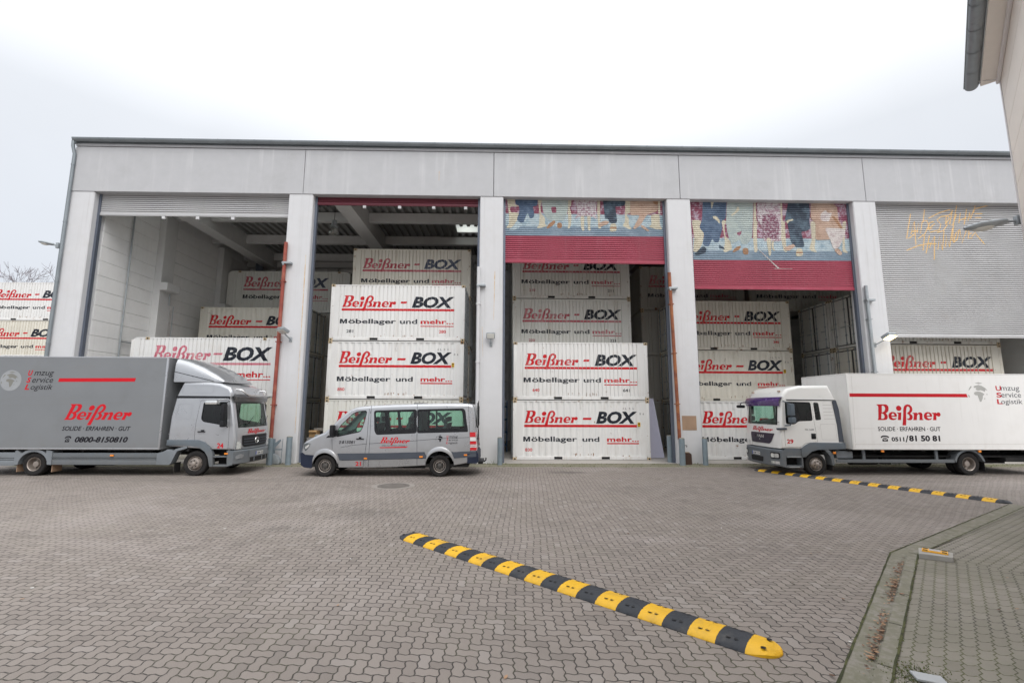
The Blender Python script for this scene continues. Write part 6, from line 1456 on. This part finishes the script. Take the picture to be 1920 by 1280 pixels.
def lamp_head(name, base, tip, label, r=.12):
    t = empty(name, base, label, 'lamp'); A = Vector((0, 0, 0)); T = Vector(tip)-Vector(base); u = T.normalized(); s = u.cross(Vector((0, 0, 1))).normalized(); up = s.cross(u)
    b = MB(); b.tube([A, T*.22], .035, 8); b.box((-.05, -.05, -.12), (.05, .05, .12), bev=.01); b.build('arm', m_galv, t, smooth=40)
    prof = [(.18, .35, .35), (.24, .8, .8), (.45, 1, 1), (.7, 1.05, 1), (.88, .8, .8), (.98, .45, .45), (1, .1, .1)]
    b = MB(); b.grid([[T*k+s*(r*1.25*w*math.cos(a))+up*(r*.75*h*math.sin(a)+.02) for a in (2*math.pi*i/16 for i in range(16))] for k, w, h in prof], close=True); hd = b.build('housing', m_galv, t, smooth=50)
    b = MB(); b.grid([[T*(.42+.46*k/6)+s*(r*1.05*math.sqrt(max(0, 1-(k/3-1)**2))*math.cos(a))-up*(r*.55+r*.75*math.sqrt(max(0, 1-(k/3-1)**2))*math.sin(a)-.03) for a in (math.pi*i/10 for i in range(11))] for k in range(7)]); b.build('lens', m_lampglass, hd, smooth=60)
lamp_head('street_lamp', (13.33, 11.28, 7.13), (12.18, 11.55, 6.98), 'grey street lamp on a short arm from the beige building', .13)
lamp_head('wall_lamp', (-18.74, 19.36, 8.95), (-19.40, 19.2, 9.05), 'small grey lamp on the left corner of the hall beside the downpipe', .09)
t = empty('pendant_lamp', (-8.3, 22.2, 12.5), 'glass bell pendant lamp hanging under the roof of the second bay', 'lamp')
b = MB(); b.tube([(0, 0, 0), (0, 0, -1.15)], .012, 6); b.build('cord', m_black, t)
b = MB(); b.cyl((0, 0, -1.15), (0, 0, -1.42), .11, .13); b.cyl((0, 0, -1.42), (0, 0, -1.48), .17, .17); b.build('lamp_holder', m_galv, t, smooth=40)
b = MB(); b.lathe([(.10, -1.48), (.16, -1.56), (.21, -1.68), (.25, -1.82), (.255, -1.86), (.15, -1.90), (.001, -1.91)], (0, 0, 0), (0, 0, 1), 20); b.build('lamp_shade', glass('lamp_bell_glass', (.75, .76, .74), .35), t, smooth=60)
# manhole cover
t = empty('manhole_cover', (-3.15, 14.2, 0), 'round iron manhole cover in the paving near the silver van', 'manhole cover')
b = MB(); b.lathe([(.46, .001), (.46, .009), (.36, .009), (.36, .004), (.35, .004), (.35, .011), (.001, .011)], (0, 0, 0), (0, 0, 1), 32); b.build('cover', mat('cast_iron', (.17, .155, .14), .6, .4, var=.2, vs=8, bump=.4, bs=30), t)
b = MB(); b.lathe([(.62, .0035), (.465, .005)], (0, 0, 0), (0, 0, 1), 32); b.build('surround', mat('concrete_ring', (.24, .22, .20), .8, var=.15), t)
# concrete slab with reflector on the pavement
q0, q1, q2, q3 = gnd(1722, 1026, .125), gnd(1787, 1036, .125), gnd(1787.5, 1045, .125), gnd(1722.3, 1037, .125)
t = empty('concrete_slab', ((q0+q2)/2).to_2d().to_3d(), 'small concrete slab with a yellow reflector lying on the pavement corner', 'concrete slab'); o_ = t.location.copy()
b = MB(); b.prism([(p.x-o_.x, p.y-o_.y) for p in (q0, q1, q2, q3)], .054, .128, 'z', bev=.008); b.build('slab', mat('bare_concrete', (.36, .35, .33), .85, var=.12, vs=5, bump=.4, bs=60), t)
c = gnd(1753, 1034.5, .13)-o_; DZ = -.037; ang = math.atan2((q1-q0).y, (q1-q0).x); Mx = Matrix.Translation((c.x, c.y, 0)) @ Matrix.Rotation(ang, 4, 'Z')
b = MB(); b.box((-.15, -.075, .165+DZ), (.15, .075, .19+DZ), 0, .006, Mx); rf_ = b.build('reflector', mat('orange_reflector', (.80, .40, .03), .4, var=.1), t)
b = MB(); b.box((-.065, -.045, .191+DZ), (.065, .045, .195+DZ), 0, 0, Mx); b.build('lens', mat('grey_reflector_lens', (.42, .43, .46), .3), rf_)
b = MB()
for sx_ in (-.11, .11):
    for sy_ in (-.058, .058): b.box((sx_-.028, sy_-.015, .183+DZ), (sx_+.028, sy_+.015, .196+DZ), 0, 0, Mx)
b.build('screw_cover', m_black, rf_)
c = gnd(1742, 1275, .06); b = MB(); b.box((-.10, -.05, .0), (.12, .09, .02), bev=.005)
o = b.build('access_cover', mat('grey_sheet_cover', (.42, .44, .46), .5, .2, var=.1)); o.location = (c.x, c.y, .058); o.rotation_euler = (0, .05, R(-20)); tag(o, 'pale metal cover plate in moss at the bottom edge of the pavement', 'cover')
# shovel attachments at the pillar feet, brown block
def scoop(x, y, label):
    t = empty('loader_bucket', (x, y, 0), label, 'bucket', 'grey steel buckets leaning on the pillars')
    b = MB(); pr = [(0, .02), (.28, .02), (.30, .10), (.26, .20), (.18, .32), (.08, .40), (0, .42)]; b.prism(pr, -.10, .10, 'y', bev=.01); b.build('bucket', m_galv, t, smooth=30)
    b = MB(); b.box((-.02, -.03, .4), (.03, .03, 1.0)); b.prism([(0, .82), (.24, .98), (.26, .92), (.02, .62)], -.02, .02, 'y'); b.box((0, -.02, .56), (.30, .02, .60)); b.tube([(.31, 0, .05), (.33, 0, 1.0)], .012, 6); b.build('frame', m_boll, t)
scoop(-9.07, 19.25, 'grey steel bucket leaning on the pillar foot beside the silver truck')
t = empty('wooden_post', (7.55, 19.3, 0), 'short dark brown wooden post beside the bollard with the hook', 'post')
b = MB(); b.prism([(-.15, 0), (.17, 0), (.16, .42), (.10, .47), (-.13, .47)], -.08, .08, 'y', bev=.01); b.build('block', mat('dark_wood', (.055, .030, .022), .85, var=.25, vs=9, bump=.4, bs=20), t)
b = MB(); b.box((-.12, -.07, .475), (.08, .07, .495)); b.build('cap', mat('pale_wood', (.35, .25, .17), .8), t)
# things standing in the bays
b = MB(); p0, p1 = Vector((6.99, 21.75, 2.70)), Vector((7.44, 21.75, .05))
b.prism([(6.62, 2.70), (7.0, 2.70), (7.42, .02), (6.64, .02)], 21.6, 21.66, 'y', bev=.01); t = b.build('lilac_board', mat('lilac_board', (.50, .50, .62), .5, var=.04)); tag(t, 'tall pale lilac board standing beside the container marked 830', 'board')
t = empty('blue_rack', (-.15, 24.5, 0), 'dark blue metal rack deep in the shadow of the middle bay', 'rack'); m_bl = mat('blue_rack_paint', (.02, .06, .13), .5)
for x in (-.3, .4):
    for y in (0, .9): b = MB(); b.box((x, y, 0), (x+.06, y+.06, 2.6)); b.build('upright', m_bl, t)
for z in (.3, .95, 1.6, 2.25): b = MB(); b.box((-.3, 0, z), (.46, .95, z+.08)); b.build('shelf', m_bl, t)
m_card = mat('cardboard', (.42, .27, .13), .8, var=.12)
t = empty('timber_stack', (-8.05, 22.2, 0), 'stack of grey planks behind the silver van bonnet', 'plank stack')
for i, (z, dx) in enumerate(((.45, 0), (.62, .05), (.80, -.04), (.99, .03), (1.18, -.02))):
    b = MB(); b.box((-.5+dx, -.3, z), (.55+dx, .3, z+.11), bev=.008); b.build('plank', [mat('grey_plank', (.30, .28, .25), .8, var=.15), m_chassis][i % 2] if i else m_chassis, t)
b = MB(); b.box((-.5, -.25, 0), (-.38, .25, .45)); b.box((.4, -.25, 0), (.52, .25, .45)); b.build('trestle', m_chassis, t)
t = empty('grey_cabinet', (-8.15, 21.2, 0), 'grey cabinet low behind the silver van bonnet', 'cabinet')
b = MB(); b.box((-.45, 0, 0), (.45, .55, .92), bev=.015); b.build('carcass', mat('cabinet_grey', (.27, .265, .26), .6, var=.1), t)
b = MB(); b.box((-.41, -.018, .06), (-.01, -.002, .86), bev=.005); b.box((.01, -.018, .06), (.41, -.002, .86), bev=.005); b.build('door', mat('cabinet_door_grey', (.30, .295, .29), .6, var=.1), t)
t = empty('cardboard_box', (-8.38, 21.35, .92), 'open cardboard box standing on the grey cabinet', 'box')
b = MB()
for a in (((-.18, 0, 0), (.16, .02, .30)), ((-.18, .34, 0), (.16, .36, .30)), ((-.18, .02, 0), (-.16, .34, .30)), ((.14, .02, 0), (.16, .34, .30)), ((-.18, 0, 0), (.16, .36, .012))): b.box(*a)
b.poly([(-.18, 0, .30), (.16, 0, .30), (.18, -.12, .24), (-.16, -.12, .24)]); b.build('carton', m_card, t)
b = MB(); b.box((-.10, .06, .0), (.20, .30, .12), bev=.01);
o = b.build('red_crate', mat('red_crate', (.35, .03, .03), .5)); o.location = (-8.05, 21.3, .92); tag(o, 'small red crate beside the cardboard box', 'crate')
# ------------------------------------------------------------------ beige building at the right
c0 = Vector((13.37, 11.22, 0)); dv = Vector((.695, .719, 0)); mv_ = Vector((-.719, .695, 0)); HB = 11.05
bl = empty('beige_building', c0, 'beige panelled building with a grey eaves gutter at the right edge', 'building')
m_beige = mat('beige_cladding', (.84, .775, .70), .6, var=.03, streak=.15, scol=(.5, .44, .38)); m_beige2 = mat('white_trim', (.70, .68, .68), .5, var=.03); m_soff = mat('beige_soffit', (.84, .79, .73), .6, var=.03)
def bq(mb, d0, d1, w0, w1, z0, z1, bev=0):   # along the wall towards the camera (d), out over the yard (w)
    Mx = Matrix(((-dv.x, mv_.x, 0, 0), (-dv.y, mv_.y, 0, 0), (0, 0, 1, 0), (0, 0, 0, 1)))
    mb.box((d0, w0, z0), (d1, w1, z1), 0, bev, Mx)
b = MB()
for k in range(14): bq(b, .16, 24, -.5, 0, k*.80+.005, min(HB, k*.80+.795), .01)
b.build('wall', m_beige, bl)
b = MB(); bq(b, .16, 24, -8, -.52, 0, HB); b.build('wall', m_beige, bl)
b = MB(); bq(b, 0, .155, -8, .02, 0, HB-.0, .015); b.build('corner_trim', m_beige2, bl)
b = MB(); bq(b, 0, 24, -8, .375, HB+.01, HB+.22); b.build('eaves', m_soff, bl)
b = MB(); bq(b, .0, 24, .0, .085, HB-.09, HB+.005, .03); b.build('eaves_moulding', m_beige2, bl)
b = MB(); 
for k in range(26):
    a0, a1 = -.02+.95*k, -.02+.95*k+.96
    T_ = lambda a, w, z: tuple(-dv*a+mv_*w+Vector((0, 0, z)))
    b.grid([[T_(a, .54-.15*math.cos(t), HB+.12-.15*math.sin(t)) for t in (math.pi*i/10 for i in range(11))] for a in (a0, a1)])
    b.grid([[T_(a, .54-.16*math.cos(t), HB+.12-.16*math.sin(t)) for t in (math.pi*i/10 for i in range(11))] for a in (a1-.05, a1-.02)])
b.build('gutter', m_zinc, bl, smooth=60)
b = MB(); bq(b, -.02, 24, .38, .705, HB+.09, HB+.10); bq(b, -.02, 24, -8, .40, HB+.22, HB+.30); b.build('roof', m_zinc, bl)
b = MB(); b.tube([T_(.35, .70, HB+.1), T_(.2, .05, HB-.06)], .012, 5); b.build('gutter_stay', m_beige2, bl)
# ------------------------------------------------------------------ bare winter tree beyond the outdoor stack
tr = empty('bare_tree', (-52.6, 46.5, 0), 'leafless tree behind the outdoor container stack at the left edge', 'tree')
m_bark = mat('winter_bark', (.24, .215, .235), .9, var=.2)
rt = random.Random(5); bt, bc = MB(), MB()
def grow(mb, p, d, L, r, lev):
    n = 3; pts = [p]; q = p.copy(); dd = d.copy()
    for i in range(n):
        dd = (dd+Vector((rt.uniform(-.18, .18), rt.uniform(-.18, .18), rt.uniform(-.02, .14)))).normalized(); q = q+dd*(L/n); pts.append(q.copy())
    mb.tube(pts, r, 5 if lev < 2 else 3, rad=[r*(1-.45*i/n) for i in range(n+1)])
    if lev >= 6: return
    for k in range(3 if lev < 4 else 4):
        a = rt.uniform(0, 6.28); s = dd.orthogonal().normalized(); s = Matrix.Rotation(a, 3, dd) @ s
        nd = (dd*.80+s*rt.uniform(.45, .85)+Vector((0, 0, .1))).normalized(); at_ = pts[-1] if k == 0 else pts[rt.choice((2, 3))]
        grow(bc, at_, nd, L*rt.uniform(.62, .80), max(.017, r*.50), lev+1)
grow(bt, Vector((0, 0, 0)), Vector((0, 0, 1)), 5.9, .32, 0)
bt.build('trunk', m_bark, tr, smooth=60); bc.build('crown', m_bark, tr)
# ------------------------------------------------------------------ moss, leaves, litter
def scatter(name, n, place, mats, size, kind='stuff', curl=.3, seed=1):
    rr = random.Random(seed); b = MB()
    for i in range(n):
        p = place(rr, i)
        if p is None: continue
        s = size*rr.uniform(.5, 1.2); a = rr.uniform(0, 6.28); u = Vector((math.cos(a), math.sin(a), rr.uniform(-curl, curl))); w = Vector((-math.sin(a), math.cos(a), rr.uniform(-curl, curl)))
        p = Vector(p)+Vector((0, 0, .006+s*curl*.5)); mi = rr.randrange(len(mats))
        pts = [p-u*s, p-u*s*.35-w*s*.42, p+u*s*.5-w*s*.36, p+u*s, p+u*s*.4+w*s*.40, p-u*s*.4+w*s*.34]
        b.poly(pts, mi)
    return tag(b.build(name, mats, fix=False), kind=kind)
m_lf = [mat('brown_leaf', (.22, .11, .06), .8, var=.2), mat('tan_leaf', (.36, .22, .13), .8, var=.2), mat('dark_leaf', (.10, .055, .035), .8, var=.2)]
def gl(rr, i):
    cl = [(3.4, 5.0), (3.9, 5.55), (4.75, 6.4), (4.95, 6.6), (5.6, 7.2)][i % 5]; t_ = (Vector((cl[0], cl[1], 0))-A0).dot(d1)+rr.gauss(0, .26)
    p = A0+d1*t_+n1*(GW-.015-abs(rr.gauss(0, .045))); return (p.x, p.y, .004+rr.random()*.02)
scatter('fallen_leaves', 420, gl, m_lf, .022, seed=3, curl=.16)
def sp(rr, i):
    if i % 3: p = A0+d1*rr.uniform(0, 11)+n1*rr.uniform(-1.2, 2.6); w_ = (p-A0).dot(n1); return (p.x, p.y, .064 if w_ > GW+.02 else .010)
    return (rr.uniform(-6, 6), rr.uniform(4, 15), .003)
scatter('fallen_leaves', 60, sp, m_lf, .035, seed=8)
scatter('litter', 26, lambda rr, i: (rr.uniform(-7, 7), rr.uniform(4.2, 15), .002), [mat('paper_scrap', (.75, .74, .72), .7)], .028, seed=11, curl=.15)
m_moss = [mat('moss_green', (.085, .105, .022), .9, var=.25), mat('grass_green', (.07, .115, .025), .8, var=.2), mat('moss_olive', (.13, .125, .045), .9, var=.2)]
rr = random.Random(4); b = MB()
for i in range(2600):
    x = rr.uniform(-12, 24); y = rr.choice((18.5, 18.7, 19.2, 19.4, 19.45))+rr.gauss(0, .06); h_ = rr.uniform(.010, .035)
    for cx in (-8.9, -7.9, -.6, 7.9, -.05): 
        if abs(x-cx) < .3 and y > 19.2: h_ *= 2.6
    a = rr.uniform(0, 6.28); u = Vector((math.cos(a), math.sin(a), 0))*rr.uniform(.006, .018); p = Vector((x, y, .004)); l = Vector((rr.gauss(0, .3), rr.gauss(0, .3), 1))*h_
    b.poly([p-u, p+u, p+l], rr.randrange(3))
tag(b.build('grass', m_moss, fix=False), kind='stuff')
rr = random.Random(6); b = MB()
for i in range(900):
    k = rr.random(); 
    if k < .55: p = gnd(1712, 1262, .06)+Vector((rr.gauss(0, .13), rr.gauss(0, .10), 0))
    else: p = P1[0].lerp(P1[1], rr.random())+n1*rr.gauss(0, .012)
    z = .058; a = rr.uniform(0, 6.28); u = Vector((math.cos(a), math.sin(a), 0))*rr.uniform(.004, .010); l = Vector((rr.gauss(0, .4), rr.gauss(0, .4), 1))*rr.uniform(.006, .018); p = Vector((p.x, p.y, z)); b.poly([p-u, p+u, p+l], rr.randrange(3))
tag(b.build('moss', m_moss, fix=False), kind='stuff')
